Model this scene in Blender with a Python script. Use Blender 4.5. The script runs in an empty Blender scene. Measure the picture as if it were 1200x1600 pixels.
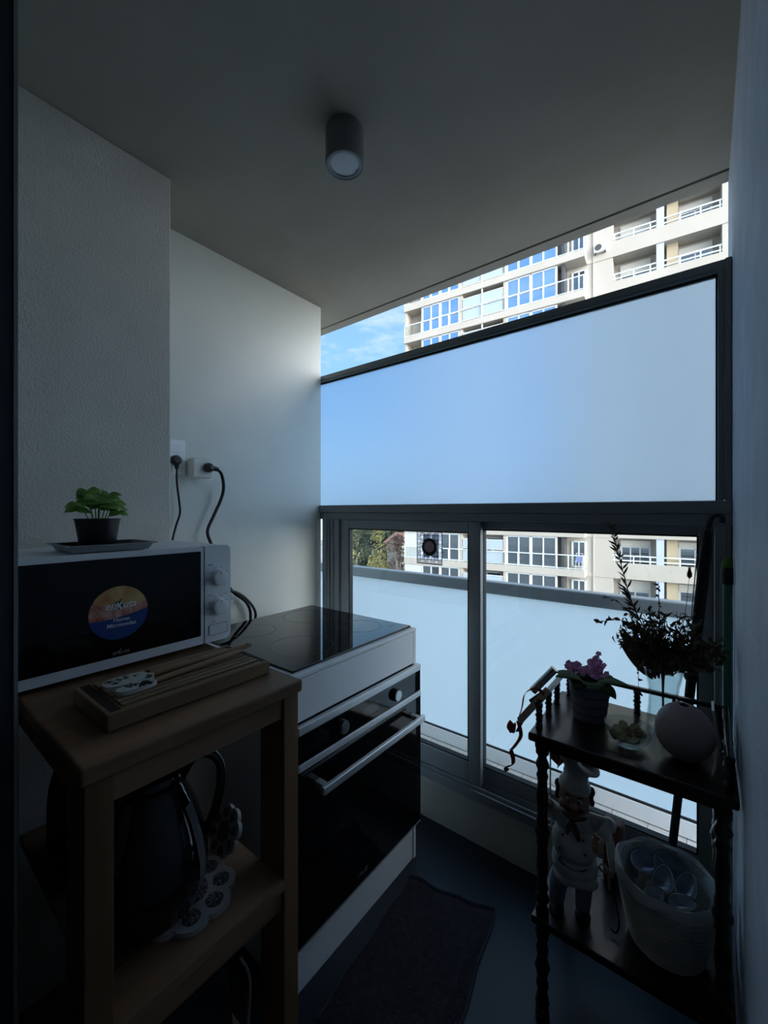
import bpy, bmesh, math, random
from mathutils import Vector, Matrix, Euler
random.seed(7)
PI = math.pi
SC = bpy.context.scene
COL = SC.collection

# ------------------------------------------------------------------ materials
def mat(name, col, rough=.5, metal=0., col2=None, vscale=6., stretch=(1, 1, 1), bump=0., bscale=120., spec=.5, coat=0., detail=4., trans=0., ior=1.45, bstretch=None, lo=.35, hi=.65):
    m = bpy.data.materials.new(name); m.use_nodes = True
    nt = m.node_tree; b = nt.nodes['Principled BSDF']
    b.inputs['Base Color'].default_value = (*col, 1)
    b.inputs['Roughness'].default_value = rough
    b.inputs['Metallic'].default_value = metal
    b.inputs['Specular IOR Level'].default_value = spec
    b.inputs['Coat Weight'].default_value = coat
    b.inputs['Transmission Weight'].default_value = trans
    b.inputs['IOR'].default_value = ior
    tc = None
    def coords(st):
        nonlocal tc
        if tc is None: tc = nt.nodes.new('ShaderNodeTexCoord')
        mp = nt.nodes.new('ShaderNodeMapping'); mp.inputs['Scale'].default_value = st
        nt.links.new(tc.outputs['Object'], mp.inputs['Vector']); return mp.outputs['Vector']
    if col2 is not None:
        n = nt.nodes.new('ShaderNodeTexNoise'); n.inputs['Scale'].default_value = vscale
        n.inputs['Detail'].default_value = detail
        nt.links.new(coords(stretch), n.inputs['Vector'])
        r = nt.nodes.new('ShaderNodeValToRGB')
        r.color_ramp.elements[0].position = lo; r.color_ramp.elements[0].color = (*col, 1)
        r.color_ramp.elements[1].position = hi; r.color_ramp.elements[1].color = (*col2, 1)
        nt.links.new(n.outputs['Fac'], r.inputs['Fac']); nt.links.new(r.outputs['Color'], b.inputs['Base Color'])
    if bump:
        n = nt.nodes.new('ShaderNodeTexNoise'); n.inputs['Scale'].default_value = bscale
        n.inputs['Detail'].default_value = 3
        nt.links.new(coords(bstretch or (1, 1, 1)), n.inputs['Vector'])
        bp = nt.nodes.new('ShaderNodeBump'); bp.inputs['Strength'].default_value = bump; bp.inputs['Distance'].default_value = .004
        nt.links.new(n.outputs['Fac'], bp.inputs['Height']); nt.links.new(bp.outputs['Normal'], b.inputs['Normal'])
    return m

def clear_glass(name, tint=(1, 1, 1), ior=1.45, rough=0.):
    m = bpy.data.materials.new(name); m.use_nodes = True
    nt = m.node_tree; nt.nodes.remove(nt.nodes['Principled BSDF'])
    o = nt.nodes['Material Output']
    t = nt.nodes.new('ShaderNodeBsdfTransparent'); t.inputs[0].default_value = (*tint, 1)
    g = nt.nodes.new('ShaderNodeBsdfGlossy'); g.inputs['Roughness'].default_value = rough
    f = nt.nodes.new('ShaderNodeFresnel'); ge = nt.nodes.new('ShaderNodeNewGeometry')
    mr = nt.nodes.new('ShaderNodeMapRange'); mr.inputs['To Min'].default_value = ior; mr.inputs['To Max'].default_value = 1 / ior   # same reflectance on both faces of a thin sheet
    nt.links.new(ge.outputs['Backfacing'], mr.inputs['Value']); nt.links.new(mr.outputs['Result'], f.inputs['IOR'])
    x = nt.nodes.new('ShaderNodeMixShader')
    nt.links.new(f.outputs[0], x.inputs[0]); nt.links.new(t.outputs[0], x.inputs[1]); nt.links.new(g.outputs[0], x.inputs[2])
    nt.links.new(x.outputs[0], o.inputs['Surface']); return m

def frosted(name, col, rough, tl):
    m = bpy.data.materials.new(name); m.use_nodes = True
    nt = m.node_tree; nt.nodes.remove(nt.nodes['Principled BSDF'])
    o = nt.nodes['Material Output']
    g = nt.nodes.new('ShaderNodeBsdfRefraction'); g.inputs['Roughness'].default_value = rough; g.inputs['IOR'].default_value = 1.45
    g.inputs['Color'].default_value = (*col, 1)
    t = nt.nodes.new('ShaderNodeBsdfTranslucent'); t.inputs['Color'].default_value = (*col, 1)
    x = nt.nodes.new('ShaderNodeMixShader'); x.inputs[0].default_value = tl
    nt.links.new(g.outputs[0], x.inputs[1]); nt.links.new(t.outputs[0], x.inputs[2])
    nt.links.new(x.outputs[0], o.inputs['Surface']); return m

M = {}
def D(k, *a, **kw): M[k] = mat(k, *a, **kw)
D('wall_paint', (.72, .73, .665), .36, col2=(.67, .68, .615), vscale=3, bump=.06, bscale=14)
D('pillar_plaster', (.76, .70, .61), .75, col2=(.69, .635, .55), vscale=5, bump=.55, bscale=160)
D('right_plaster', (.52, .57, .64), .7, col2=(.45, .49, .55), vscale=9, bump=.5, bscale=110)
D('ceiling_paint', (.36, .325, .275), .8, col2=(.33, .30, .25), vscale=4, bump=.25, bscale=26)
D('low_wall_paint', (.50, .50, .42), .7, col2=(.44, .44, .37), vscale=6)
D('floor_dark', (.013, .019, .027), .38, col2=(.018, .025, .034), vscale=5, bump=.05, bscale=30)
D('aluminium', (.27, .29, .30), .4, metal=.25)
D('aluminium_dark', (.24, .255, .26), .45, metal=.15)
D('gasket', (.008, .009, .01), .6)
D('rail_grey', (.23, .27, .30), .4, metal=.2)
D('pale_channel', (.84, .87, .90), .35)
D('ledge_tile', (.72, .70, .68), .5, col2=(.56, .54, .53), vscale=14, stretch=(1, 6, 1))
D('grout', (.22, .22, .22), .9)
D('door_dark', (.035, .04, .048), .45)
D('door_trim', (.30, .33, .33), .35, metal=.4)
D('black_plastic', (.012, .012, .014), .35)
D('black_gloss', (.006, .006, .008), .08, coat=.5)
D('white_plastic', (.86, .88, .90), .35)
D('white_lacquer', (.88, .89, .90), .3)
D('steel', (.66, .67, .68), .42, metal=.75)
D('knob_steel', (.45, .46, .46), .22, metal=1.)
D('oven_glass', (.004, .005, .006), .06)
D('cook_glass', (.004, .004, .005), .03, ior=1.5)
D('ring_grey', (.10, .10, .11), .4)
D('mark_grey', (.22, .23, .24), .5)
D('ink', (.03, .035, .06), .6)
D('pine', (.27, .145, .07), .6, col2=(.16, .08, .037), vscale=9, stretch=(1, 1, .12), bump=.15, bscale=60, bstretch=(1, 1, .1))
D('pine_top', (.32, .185, .105), .55, col2=(.12, .064, .036), vscale=11, stretch=(1, .13, 1), lo=.38, hi=.66, detail=7, bump=.15, bscale=50, bstretch=(1, .1, 1))
D('board_wood', (.36, .24, .14), .6, col2=(.19, .12, .068), vscale=12, stretch=(1, .12, 1), bump=.1, bscale=70, bstretch=(1, .1, 1))
D('board_groove', (.035, .022, .014), .8)
D('spoon_wood', (.42, .25, .15), .55, col2=(.34, .19, .11), vscale=14, stretch=(1, .2, 1))
D('spoon_white', (.66, .67, .62), .4)
D('leaf_ink', (.012, .03, .016), .6)
D('dark_wood', (.020, .011, .008), .28, col2=(.010, .006, .005), vscale=8, stretch=(.2, 1, 1), coat=.15)
D('basil', (.13, .30, .05), .5, col2=(.21, .42, .08), vscale=40)
D('violet_leaf', (.016, .05, .018), .9, col2=(.026, .07, .026), vscale=30, spec=.15)
D('violet_petal', (.58, .20, .46), .7, col2=(.74, .42, .64), vscale=60)
D('soil', (.02, .014, .01), .95, bump=.6, bscale=120)
D('pot_stone', (.16, .17, .19), .7, col2=(.11, .12, .14), vscale=22, bump=.2, bscale=80)
D('pot_line', (.03, .033, .04), .8)
D('tray_grey', (.36, .37, .38), .35)
D('egg_clay', (.32, .245, .23), .55, col2=(.28, .21, .20), vscale=7)
D('hole_shade', (.004, .004, .004), .9)  # near-black colour that paints the shade inside holes
D('dry_brown', (.11, .07, .04), .8, col2=(.18, .125, .07), vscale=18)
D('dry_olive', (.085, .085, .045), .8, col2=(.14, .13, .075), vscale=24)
D('slice_yellow', (.36, .33, .16), .7, col2=(.48, .44, .26), vscale=22)
D('slice_brown', (.16, .085, .04), .7)
D('ribbon_rust', (.45, .11, .05), .6, col2=(.30, .07, .04), vscale=20)
D('ribbon_brown', (.12, .055, .035), .7)
D('rose_red', (.32, .035, .02), .6)
D('flat_wood', (.50, .40, .30), .7, col2=(.42, .32, .22), vscale=16)
D('foil', (.55, .56, .6), .2, metal=.9)
D('green_pole', (.02, .16, .10), .35)
D('green_cap', (.10, .22, .03), .6)
D('black_fabric', (.008, .008, .009), .9)
D('umbrella_rib', (.30, .31, .33), .4, metal=.6)
D('basket_rope', (.52, .49, .43), .9, col2=(.40, .375, .32), vscale=24, bump=.5, bscale=160)
D('basket_lining', (.50, .52, .52), .8)
D('end_panel_white', (.46, .46, .45), .8)
D('cord_beige', (.44, .38, .31), .8)
D('shell_blue', (.02, .03, .06), .22, col2=(.07, .10, .16), vscale=26, coat=.3)
D('shell_rim', (.60, .62, .60), .4)
D('shell_pearl', (.30, .34, .42), .2, col2=(.16, .18, .26), vscale=20, coat=.4)
D('chef_white', (.52, .50, .46), .5, col2=(.44, .42, .39), vscale=14)
D('chef_skin', (.40, .22, .155), .5, col2=(.34, .17, .12), vscale=16)
D('chef_hair', (.022, .014, .01), .7)
D('chef_scarf', (.09, .025, .02), .6)
D('chef_trousers', (.16, .17, .22), .6)
D('chef_black', (.008, .008, .009), .6)
D('red_brown_box', (.10, .035, .028), .6)
D('rug', (.022, .018, .022), .98, col2=(.036, .03, .036), vscale=60, bump=1., bscale=260)
D('rug_edge', (.05, .055, .065), .95)
D('trivet_pale', (.42, .40, .38), .6)
D('trivet_dark', (.02, .018, .018), .6, col2=(.34, .32, .30), vscale=330, lo=.52, hi=.58)
D('gauge_grey', (.22, .23, .24), .3)
D('bag_dark', (.014, .014, .017), .8)
D('bag_seam', (.30, .30, .30), .7)
D('orange_cloth', (.30, .09, .03), .8)
D('lamp_grey', (.20, .20, .19), .45)
D('lamp_ring', (.30, .32, .34), .35)
D('lamp_diffuser', (.62, .64, .66), .4)
D('socket_white', (.93, .94, .94), .3)
D('adapter_cream', (.74, .73, .67), .4)
D('facade', (.38, .352, .31), .8, col2=(.345, .318, .275), vscale=.35, bump=.0)
D('facade_wall', (.38, .345, .29), .85, col2=(.345, .31, .26), vscale=.5)
D('facade_yellow', (.35, .29, .19), .85)
D('soffit', (.40, .36, .30), .9)
D('facade_frame', (.52, .54, .56), .5)
D('shutter_white', (.56, .54, .49), .6, col2=(.52, .50, .45), vscale=30, stretch=(.02, .02, 1))
D('rail_pale', (.62, .74, .78), .4)
D('dark_room', (.05, .05, .055), .8)
D('column_blue', (.36, .40, .52), .6)
D('win_glass', (.42, .60, .82), .04, metal=.92)
D('win_glass_low', (.16, .19, .22), .05, metal=.8)
D('haze_glass', (.42, .48, .52), .25, metal=.3)
D('laundry_pink', (.62, .20, .28), .8)
D('laundry_white', (.75, .76, .78), .8)
D('laundry_blue', (.20, .22, .42), .8)
D('ac_white', (.80, .80, .78), .5)
D('tree_a', (.04, .055, .03), .8, col2=(.11, .12, .06), vscale=.9)
D('tree_b', (.13, .13, .04), .8, col2=(.30, .28, .12), vscale=.9)
D('tree_c', (.018, .032, .022), .8, col2=(.045, .06, .035), vscale=.9)
D('tree_d', (.16, .10, .08), .8, col2=(.26, .20, .16), vscale=.9)
D('bark', (.20, .15, .11), .9)
D('bark_pale', (.45, .40, .34), .9)
D('roof_tile', (.42, .22, .15), .8)
D('ground_mix', (.24, .25, .25), .95, col2=(.17, .19, .16), vscale=.12)
D('decal_black', (.006, .007, .010), .5)
D('decal_pink', (.55, .34, .38), .6, col2=(.30, .16, .20), vscale=160)
D('stick_food', (.58, .22, .10), .45, col2=(.62, .45, .18), vscale=34, detail=6)
D('stick_red', (.42, .07, .05), .45, col2=(.66, .40, .32), vscale=60, detail=5)
D('stick_blue', (.015, .055, .24), .4)
D('stick_white', (.80, .80, .80), .5)
D('stick_green', (.02, .09, .05), .5)
M['glass'] = clear_glass('clear_window_glass', (.97, .985, .98))
M['thin_glass'] = clear_glass('thin_drinking_glass', (.86, .9, .9), 1.35, .02)
M['decal_film'] = clear_glass('decal_film', (.84, .86, .92), 1.3, .1)
M['frost_up'] = frosted('frosted_window_film', (.685, .80, .91), .40, .10)
M['frost_low'] = frosted('frosted_balustrade_glass', (.74, .835, .90), .45, .5)

# ------------------------------------------------------------------ mesh builder
def wloc(o):
    v = Vector((0, 0, 0))
    while o is not None: v = v + o.location; o = o.parent
    return v

class MB:
    def __init__(s): s.bm = bmesh.new(); s.M = Matrix.Identity(4)
    def v(s, p): return s.bm.verts.new(s.M @ Vector(p))
    def box(s, x0, x1, y0, y1, z0, z1, bev=0, seg=2):
        vs = [s.v(p) for p in ((x0, y0, z0), (x1, y0, z0), (x1, y1, z0), (x0, y1, z0), (x0, y0, z1), (x1, y0, z1), (x1, y1, z1), (x0, y1, z1))]
        fs = [s.bm.faces.new([vs[i] for i in q]) for q in ((3, 2, 1, 0), (4, 5, 6, 7), (0, 1, 5, 4), (1, 2, 6, 5), (2, 3, 7, 6), (3, 0, 4, 7))]
        if bev:
            es = list({e for f in fs for e in f.edges})
            bmesh.ops.bevel(s.bm, geom=es, offset=bev, segments=seg, affect='EDGES', profile=.5, clamp_overlap=True)
        return s
    def ring_loft(s, rings, cap0=True, cap1=True, closed=True):
        vr = [[s.v(p) for p in r] for r in rings]
        n = len(vr[0])
        for a, b in zip(vr, vr[1:]):
            for i in range(n if closed else n - 1):
                j = (i + 1) % n
                s.bm.faces.new((a[i], a[j], b[j], b[i]))
        if cap0: s.bm.faces.new(list(reversed(vr[0])))
        if cap1: s.bm.faces.new(vr[-1])
        return s
    def lathe(s, prof, c=(0, 0, 0), seg=32, axis='z', sx=1, sy=1, cap0=True, cap1=True):
        rings = []
        for r, h in prof:
            R = []
            for i in range(seg):
                a = 2 * PI * i / seg
                u, w = r * math.cos(a) * sx, r * math.sin(a) * sy
                p = (u, w, h) if axis == 'z' else ((h, u, w) if axis == 'x' else (w, h, u))
                R.append((c[0] + p[0], c[1] + p[1], c[2] + p[2]))
            rings.append(R)
        return s.ring_loft(rings, cap0, cap1)
    def tube(s, pts, r, seg=8, flat=None, up=None):
        pts = [Vector(p) for p in pts]
        n = len(pts); rr = r if isinstance(r, (list, tuple)) else [r] * n
        rings = []; nrm = None
        for i, p in enumerate(pts):
            t = (pts[min(i + 1, n - 1)] - pts[max(i - 1, 0)]).normalized()
            if nrm is None:
                a = Vector(up) if up else (Vector((0, 0, 1)) if abs(t.z) < .9 else Vector((1, 0, 0)))
                nrm = (a - t * a.dot(t)).normalized()
            else:
                nrm = nrm - t * nrm.dot(t)
                nrm = nrm.normalized() if nrm.length > 1e-6 else t.orthogonal().normalized()
            b = t.cross(nrm)
            k = flat or 1.
            rings.append([p + (nrm * math.cos(2 * PI * j / seg) * k + b * math.sin(2 * PI * j / seg)) * rr[i] for j in range(seg)])
        return s.ring_loft(rings)
    def prism(s, poly, o, u, w, n, th):
        """polygon (a,b) in the plane o + a*u + b*w, thickness th along n"""
        o, u, w, n = Vector(o), Vector(u), Vector(w), Vector(n)
        A = [o + u * a + w * b for a, b in poly]
        return s.ring_loft([A, [p + n * th for p in A]])
    def ell(s, c, r, seg=20, rings=12):
        prof = []
        R = []
        for i in range(rings + 1):
            t = -PI / 2 + PI * i / rings
            t = max(min(t, PI / 2 - .06), -PI / 2 + .06)
            R.append([(c[0] + r[0] * math.cos(t) * math.cos(2 * PI * j / seg), c[1] + r[1] * math.cos(t) * math.sin(2 * PI * j / seg), c[2] + r[2] * math.sin(t)) for j in range(seg)])
        return s.ring_loft(R)
    def leaf(s, base, d, nrm, L, W, bend=.2, fold=.12, nL=6, tip=1., thick=0):
        base, d, nrm = Vector(base), Vector(d).normalized(), Vector(nrm)
        nrm = (nrm - d * nrm.dot(d)).normalized(); b = d.cross(nrm)
        prev = None
        for i in range(nL + 1):
            t = i / nL
            w = W * .5 * (math.sin(PI * min(1, t ** .8 * .97 + .03)) ** .8) if tip else W * .5
            w = max(w, W * .02)
            c = base + d * (L * t) + nrm * (-bend * L * t * t)
            row = [s.v(c - b * w + nrm * w * fold * 2), s.v(c), s.v(c + b * w + nrm * w * fold * 2)]
            if prev:
                s.bm.faces.new((prev[0], prev[1], row[1], row[0])); s.bm.faces.new((prev[1], prev[2], row[2], row[1]))
            prev = row
        return s
    def strip(s, pts, widths, side):
        side = Vector(side); prev = None
        for i, (p, w) in enumerate(zip(pts, widths)):
            sd = side if not isinstance(side, list) else side[i]
            row = [s.v(Vector(p) - sd * w / 2), s.v(Vector(p) + sd * w / 2)]
            if prev: s.bm.faces.new((prev[0], prev[1], row[1], row[0]))
            prev = row
        return s
    def build(s, name, m, parent=None, smooth=46, local=False, solid=0):
        bmesh.ops.recalc_face_normals(s.bm, faces=s.bm.faces)
        me = bpy.data.meshes.new(name)
        if parent is not None:
            if not local: bmesh.ops.translate(s.bm, verts=s.bm.verts, vec=-wloc(parent))
            loc = Vector((0, 0, 0))
        else:
            xs = [v.co for v in s.bm.verts]
            lo = Vector([min(p[i] for p in xs) for i in range(3)]); hi = Vector([max(p[i] for p in xs) for i in range(3)])
            loc = Vector(((lo.x + hi.x) / 2, (lo.y + hi.y) / 2, lo.z))
            bmesh.ops.translate(s.bm, verts=s.bm.verts, vec=-loc)
        s.bm.to_mesh(me); s.bm.free()
        me.materials.append(M[m] if isinstance(m, str) else m)
        o = bpy.data.objects.new(name, me); o.location = loc
        if parent is not None: o.parent = parent
        COL.objects.link(o)
        if smooth:
            me.shade_smooth(); me.set_sharp_from_angle(angle=math.radians(smooth))
            if smooth == 46:
                wn = o.modifiers.new('flat_faces', 'WEIGHTED_NORMAL'); wn.keep_sharp = True
        if solid:
            md = o.modifiers.new('solid', 'SOLIDIFY'); md.thickness = solid; md.offset = 0
        return o

def remeshed(mb, name, m, parent, voxel, it=4):
    """fuse overlapping closed shapes of one builder into one continuous skin"""
    o = mb.build(name, m, parent, smooth=0)
    md = o.modifiers.new('r', 'REMESH'); md.mode = 'VOXEL'; md.voxel_size = voxel
    sm = o.modifiers.new('s', 'SMOOTH'); sm.factor = .5; sm.iterations = it
    dg = bpy.context.evaluated_depsgraph_get(); dg.update()
    me = bpy.data.meshes.new_from_object(o.evaluated_get(dg))
    old = o.data; o.modifiers.clear(); o.data = me; bpy.data.meshes.remove(old)
    me.name = name
    if not me.materials: me.materials.append(M[m])
    me.shade_smooth(); return o

def tag(o, label, cat, group=None, kind=None):
    o['label'] = label; o['category'] = cat
    if group: o['group'] = group
    if kind: o['kind'] = kind
    return o
def thing(name, label, cat, loc, group=None, rz=0):
    o = bpy.data.objects.new(name, None); COL.objects.link(o)
    o.location = loc; o.rotation_euler = (0, 0, rz); o.empty_display_size = .05
    return tag(o, label, cat, group)
def structure(name, loc=(0, 0, 0)):
    o = bpy.data.objects.new(name, None); COL.objects.link(o); o.location = loc; o.empty_display_size = .05
    o['kind'] = 'structure'; return o
def struct(mb, name, m, smooth=0):
    o = mb.build(name, m, smooth=smooth); o['kind'] = 'structure'; return o
def text_mesh(body, size, origin, u, w, n, name, m, parent, shear=0., bold=0., th=.0003, align='CENTER', spacing=1.):
    cu = bpy.data.curves.new('t', 'FONT'); cu.body = body; cu.size = size; cu.shear = shear; cu.offset = bold; cu.align_x = align; cu.space_character = spacing
    o = bpy.data.objects.new('t', cu); COL.objects.link(o)
    dg = bpy.context.evaluated_depsgraph_get(); dg.update()
    me = bpy.data.meshes.new_from_object(o.evaluated_get(dg))
    bpy.data.objects.remove(o)
    mb = MB(); u, w, n, origin = Vector(u), Vector(w), Vector(n), Vector(origin)
    vs = [mb.bm.verts.new(origin + u * v.co.x + w * v.co.y + n * th) for v in me.vertices]
    for p in me.polygons:
        try: mb.bm.faces.new([vs[i] for i in p.vertices])
        except ValueError: pass
    bpy.data.meshes.remove(me)
    return mb.build(name, m, parent, smooth=0)
def dup_tree(o, parent=None, **kw):
    c = o.copy(); COL.objects.link(c)
    if parent is not None: c.parent = parent
    for ch in list(o.children): dup_tree(ch, c)
    return c
def circle(r, n=32, cx=0, cy=0): return [(cx + r * math.cos(2 * PI * i / n), cy + r * math.sin(2 * PI * i / n)) for i in range(n)]
# ------------------------------------------------------------------ camera, world, light
A = math.radians(38.)
cam = bpy.data.cameras.new('camera'); co = bpy.data.objects.new('camera', cam); COL.objects.link(co)
co.location = (0, 0, 1.33); co.rotation_euler = (PI / 2, 0, A)
cam.sensor_fit = 'HORIZONTAL'; cam.sensor_width = 36; cam.lens = 36 * 641 / 1200
cam.shift_y = -2 / 1600; cam.clip_start = .01; cam.clip_end = 500
SC.camera = co
SC.view_settings.view_transform = 'Standard'; SC.view_settings.look = 'None'; SC.view_settings.gamma = 1
SC.view_settings.use_curve_mapping = False
SC.view_settings.exposure = .58
SC.cycles.use_denoising = True
SC.cycles.max_bounces = 14; SC.cycles.diffuse_bounces = 6; SC.cycles.transmission_bounces = 10; SC.cycles.glossy_bounces = 6
SC.cycles.sample_clamp_indirect = 6

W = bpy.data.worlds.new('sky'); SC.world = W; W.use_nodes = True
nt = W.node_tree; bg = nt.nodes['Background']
tc = nt.nodes.new('ShaderNodeTexCoord'); sp = nt.nodes.new('ShaderNodeSeparateXYZ'); nt.links.new(tc.outputs['Generated'], sp.inputs[0])
rp = nt.nodes.new('ShaderNodeValToRGB'); cr = rp.color_ramp
cr.elements[0].position = 0.; cr.elements[0].color = (.62, .74, .83, 1)
cr.elements[1].position = 1.; cr.elements[1].color = (.15, .38, .80, 1)
for p, c in ((.04, (.60, .84, 1.)), (.20, (.335, .62, .92)), (.42, (.26, .53, .90))):
    e = cr.elements.new(p); e.color = (*c, 1)
nt.links.new(sp.outputs['Z'], rp.inputs['Fac'])
mp = nt.nodes.new('ShaderNodeMapping'); mp.inputs['Scale'].default_value = (2.2, 2.2, 7); mp.inputs['Rotation'].default_value = (0, .25, .4)
nz = nt.nodes.new('ShaderNodeTexNoise'); nz.inputs['Scale'].default_value = 2.6; nz.inputs['Detail'].default_value = 8; nz.inputs['Roughness'].default_value = .62
nt.links.new(tc.outputs['Generated'], mp.inputs[0]); nt.links.new(mp.outputs[0], nz.inputs['Vector'])
r2 = nt.nodes.new('ShaderNodeValToRGB'); r2.color_ramp.elements[0].position = .48; r2.color_ramp.elements[1].position = .80
r2.color_ramp.elements[1].color = (.75, .75, .75, 1)
nt.links.new(nz.outputs['Fac'], r2.inputs['Fac'])
mx = nt.nodes.new('ShaderNodeMixRGB'); mx.inputs[2].default_value = (.90, .95, 1., 1)
nt.links.new(r2.outputs['Color'], mx.inputs[0]); nt.links.new(rp.outputs['Color'], mx.inputs[1])
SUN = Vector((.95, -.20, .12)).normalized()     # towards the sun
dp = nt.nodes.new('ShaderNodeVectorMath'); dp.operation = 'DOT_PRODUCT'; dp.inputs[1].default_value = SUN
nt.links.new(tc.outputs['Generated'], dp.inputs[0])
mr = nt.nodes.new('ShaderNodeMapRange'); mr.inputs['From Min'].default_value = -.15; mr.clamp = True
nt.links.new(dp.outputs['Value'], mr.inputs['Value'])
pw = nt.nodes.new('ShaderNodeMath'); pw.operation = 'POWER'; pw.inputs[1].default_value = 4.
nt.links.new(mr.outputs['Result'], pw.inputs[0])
gl_ = nt.nodes.new('ShaderNodeVectorMath'); gl_.operation = 'SCALE'; gl_.inputs[0].default_value = (14.5, 14.8, 15.3)  # extra sky glow round the sun, out of view, added to brighten the interior
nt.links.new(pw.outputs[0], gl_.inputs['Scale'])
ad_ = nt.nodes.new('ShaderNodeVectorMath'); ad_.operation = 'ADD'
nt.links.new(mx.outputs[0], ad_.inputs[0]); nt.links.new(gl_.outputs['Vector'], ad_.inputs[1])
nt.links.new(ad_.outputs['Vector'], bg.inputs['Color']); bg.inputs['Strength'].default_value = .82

sl = bpy.data.lights.new('sun', 'SUN'); so = bpy.data.objects.new('sun', sl); COL.objects.link(so)
sl.energy = 1.2; sl.angle = .01; sl.color = (1., .95, .88)
so.rotation_euler = (-SUN).to_track_quat('-Z', 'Y').to_euler(); so.location = (0, -3, 8)

# ------------------------------------------------------------------ the shell
RW = .062; ZC = 2.418
struct(MB().box(-3.2, RW, -2.6, 1.52, -.12, 0), 'floor', 'floor_dark')
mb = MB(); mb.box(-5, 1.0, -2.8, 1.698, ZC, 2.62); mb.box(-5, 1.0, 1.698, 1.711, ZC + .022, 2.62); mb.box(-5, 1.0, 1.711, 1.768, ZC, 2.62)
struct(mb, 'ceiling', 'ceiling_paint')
struct(MB().box(-5, -1.62, .629, 1.523, -.12, ZC), 'wall_left', 'wall_paint')
struct(MB().box(-3.2, -1.378, .10, .629, 0, ZC, .004), 'wall_left_pillar', 'pillar_plaster')
struct(MB().box(RW, 1.0, -2.6, 1.775, -.12, ZC), 'wall_right', 'right_plaster')
struct(MB().box(-3.2, RW, -2.8, -2.6, -.12, ZC), 'wall_back', 'pillar_plaster')
struct(MB().box(-3.4, -3.2, -2.6, .629, -.12, ZC), 'wall_side', 'pillar_plaster')
mb = MB(); mb.box(-1.62, RW, 1.52, 1.62, -.12, .180); mb.box(-1.62, RW, 1.512, 1.52, .150, .180, .003)
struct(mb, 'wall_front', 'low_wall_paint')
# doorway frame the picture is taken through
dr = structure('door_1', (-.95, .08, 0))
MB().box(-1.378, -.9, .02, .157, 0, ZC).build('door_jamb', 'door_dark', dr, 0)
MB().box(-1.378, -.897, .1572, .1625, 0, ZC).build('door_trim', 'door_trim', dr, 0)
mb = MB(); mb.box(-.9, -.892, .10, .134, .805, .872, .003); mb.box(-.892, -.88, .105, .128, .815, .862, .003)
mb.build('latch', 'black_plastic', dr)
# outer ledge
struct(MB().box(-5, 1, 1.62, 2.16, -.3, -.004), 'balcony_floor', 'grout')
t = MB()
for i in range(-20, 9):
    x = -.7215 + i * .133
    for (a, b) in ((1.622, 1.757), (1.759, 1.909), (1.911, 2.066)):
        t.box(x + .0015, x + .1315, a, b, -.004, 0)
struct(t, 'balcony_tiles', 'ledge_tile')
struct(MB().box(-1.75, RW, 1.6005, 1.645, .1805, .243, .003), 'window_sill', 'pale_channel')

# ------------------------------------------------------------------ window_1, the sliding window
w1 = structure('window_1', (-.78, 1.55, .18))
mb = MB()
mb.box(-1.62, RW, 1.505, 1.600, .1815, .205, .002)
mb.box(-1.62, RW, 1.505, 1.514, .205, .216, .001); mb.box(-1.62, RW, 1.553, 1.557, .205, .232, .001); mb.box(-1.62, RW, 1.592, 1.6, .205, .232, .001)
mb.box(-1.62, RW, 1.518, 1.524, .205, .228, .001)
mb.build('bottom_track', 'aluminium', w1)
mb = MB(); mb.box(-1.62, RW, 1.516, 1.60, 1.288, 1.322, .002); mb.box(-1.62, RW, 1.510, 1.602, 1.322, 1.360, .003)
mb.build('transom', 'aluminium_dark', w1)
mb = MB()
mb.box(-1.545, -1.475, 1.512, 1.60, .205, 1.288, .003); mb.box(-1.548, -1.538, 1.504, 1.512, .205, 1.288, .002); mb.box(-1.52, -1.512, 1.506, 1.512, .205, 1.288, .001)
mb.build('jamb', 'aluminium', w1)
MB().lathe([(.027, .205), (.027, 1.318)], (-1.580, 1.535, 0), 20).build('corner_tube', 'rail_grey', w1)
mb = MB(); mb.box(.022, RW - .002, 1.510, 1.60, .205, 1.288, .003); mb.box(.034, .044, 1.504, 1.510, .205, 1.288, .001)
mb.build('jamb', 'aluminium_dark', w1)
def sash(x0, x1, y0, y1, zb, zt, gb, gt, sl_, sr_):
    f = MB()
    f.box(x0, x0 + sl_, y0, y1, zb, zt, .003); f.box(x1 - sr_, x1, y0, y1, zb, zt, .003)
    f.box(x0 + sl_, x1 - sr_, y0, y1, gt, zt, .003); f.box(x0 + sl_, x1 - sr_, y0, y1, zb, gb, .003)
    s_ = f.build('sash', 'aluminium', w1)
    ym = (y0 + y1) / 2; a, b = x0 + sl_, x1 - sr_
    g = MB(); k = .005
    g.box(a, a + k, y0 + .002, y1, gb, gt); g.box(b - k, b, y0 + .002, y1, gb, gt); g.box(a, b, y0 + .002, y1, gb, gb + k); g.box(a, b, y0 + .002, y1, gt - k, gt)
    g.build('gasket', 'gasket', s_)
    MB().box(a - .004, b + .004, ym - .0025, ym + .0025, gb - .004, gt + .004).build('pane', 'glass', s_, 0)
sash(-1.475, -.703, 1.523, 1.550, .230, 1.288, .312, 1.243, .058, .052)
sash(-.752, .022, 1.560, 1.588, .233, 1.288, .288, 1.256, .040, .036)
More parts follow.
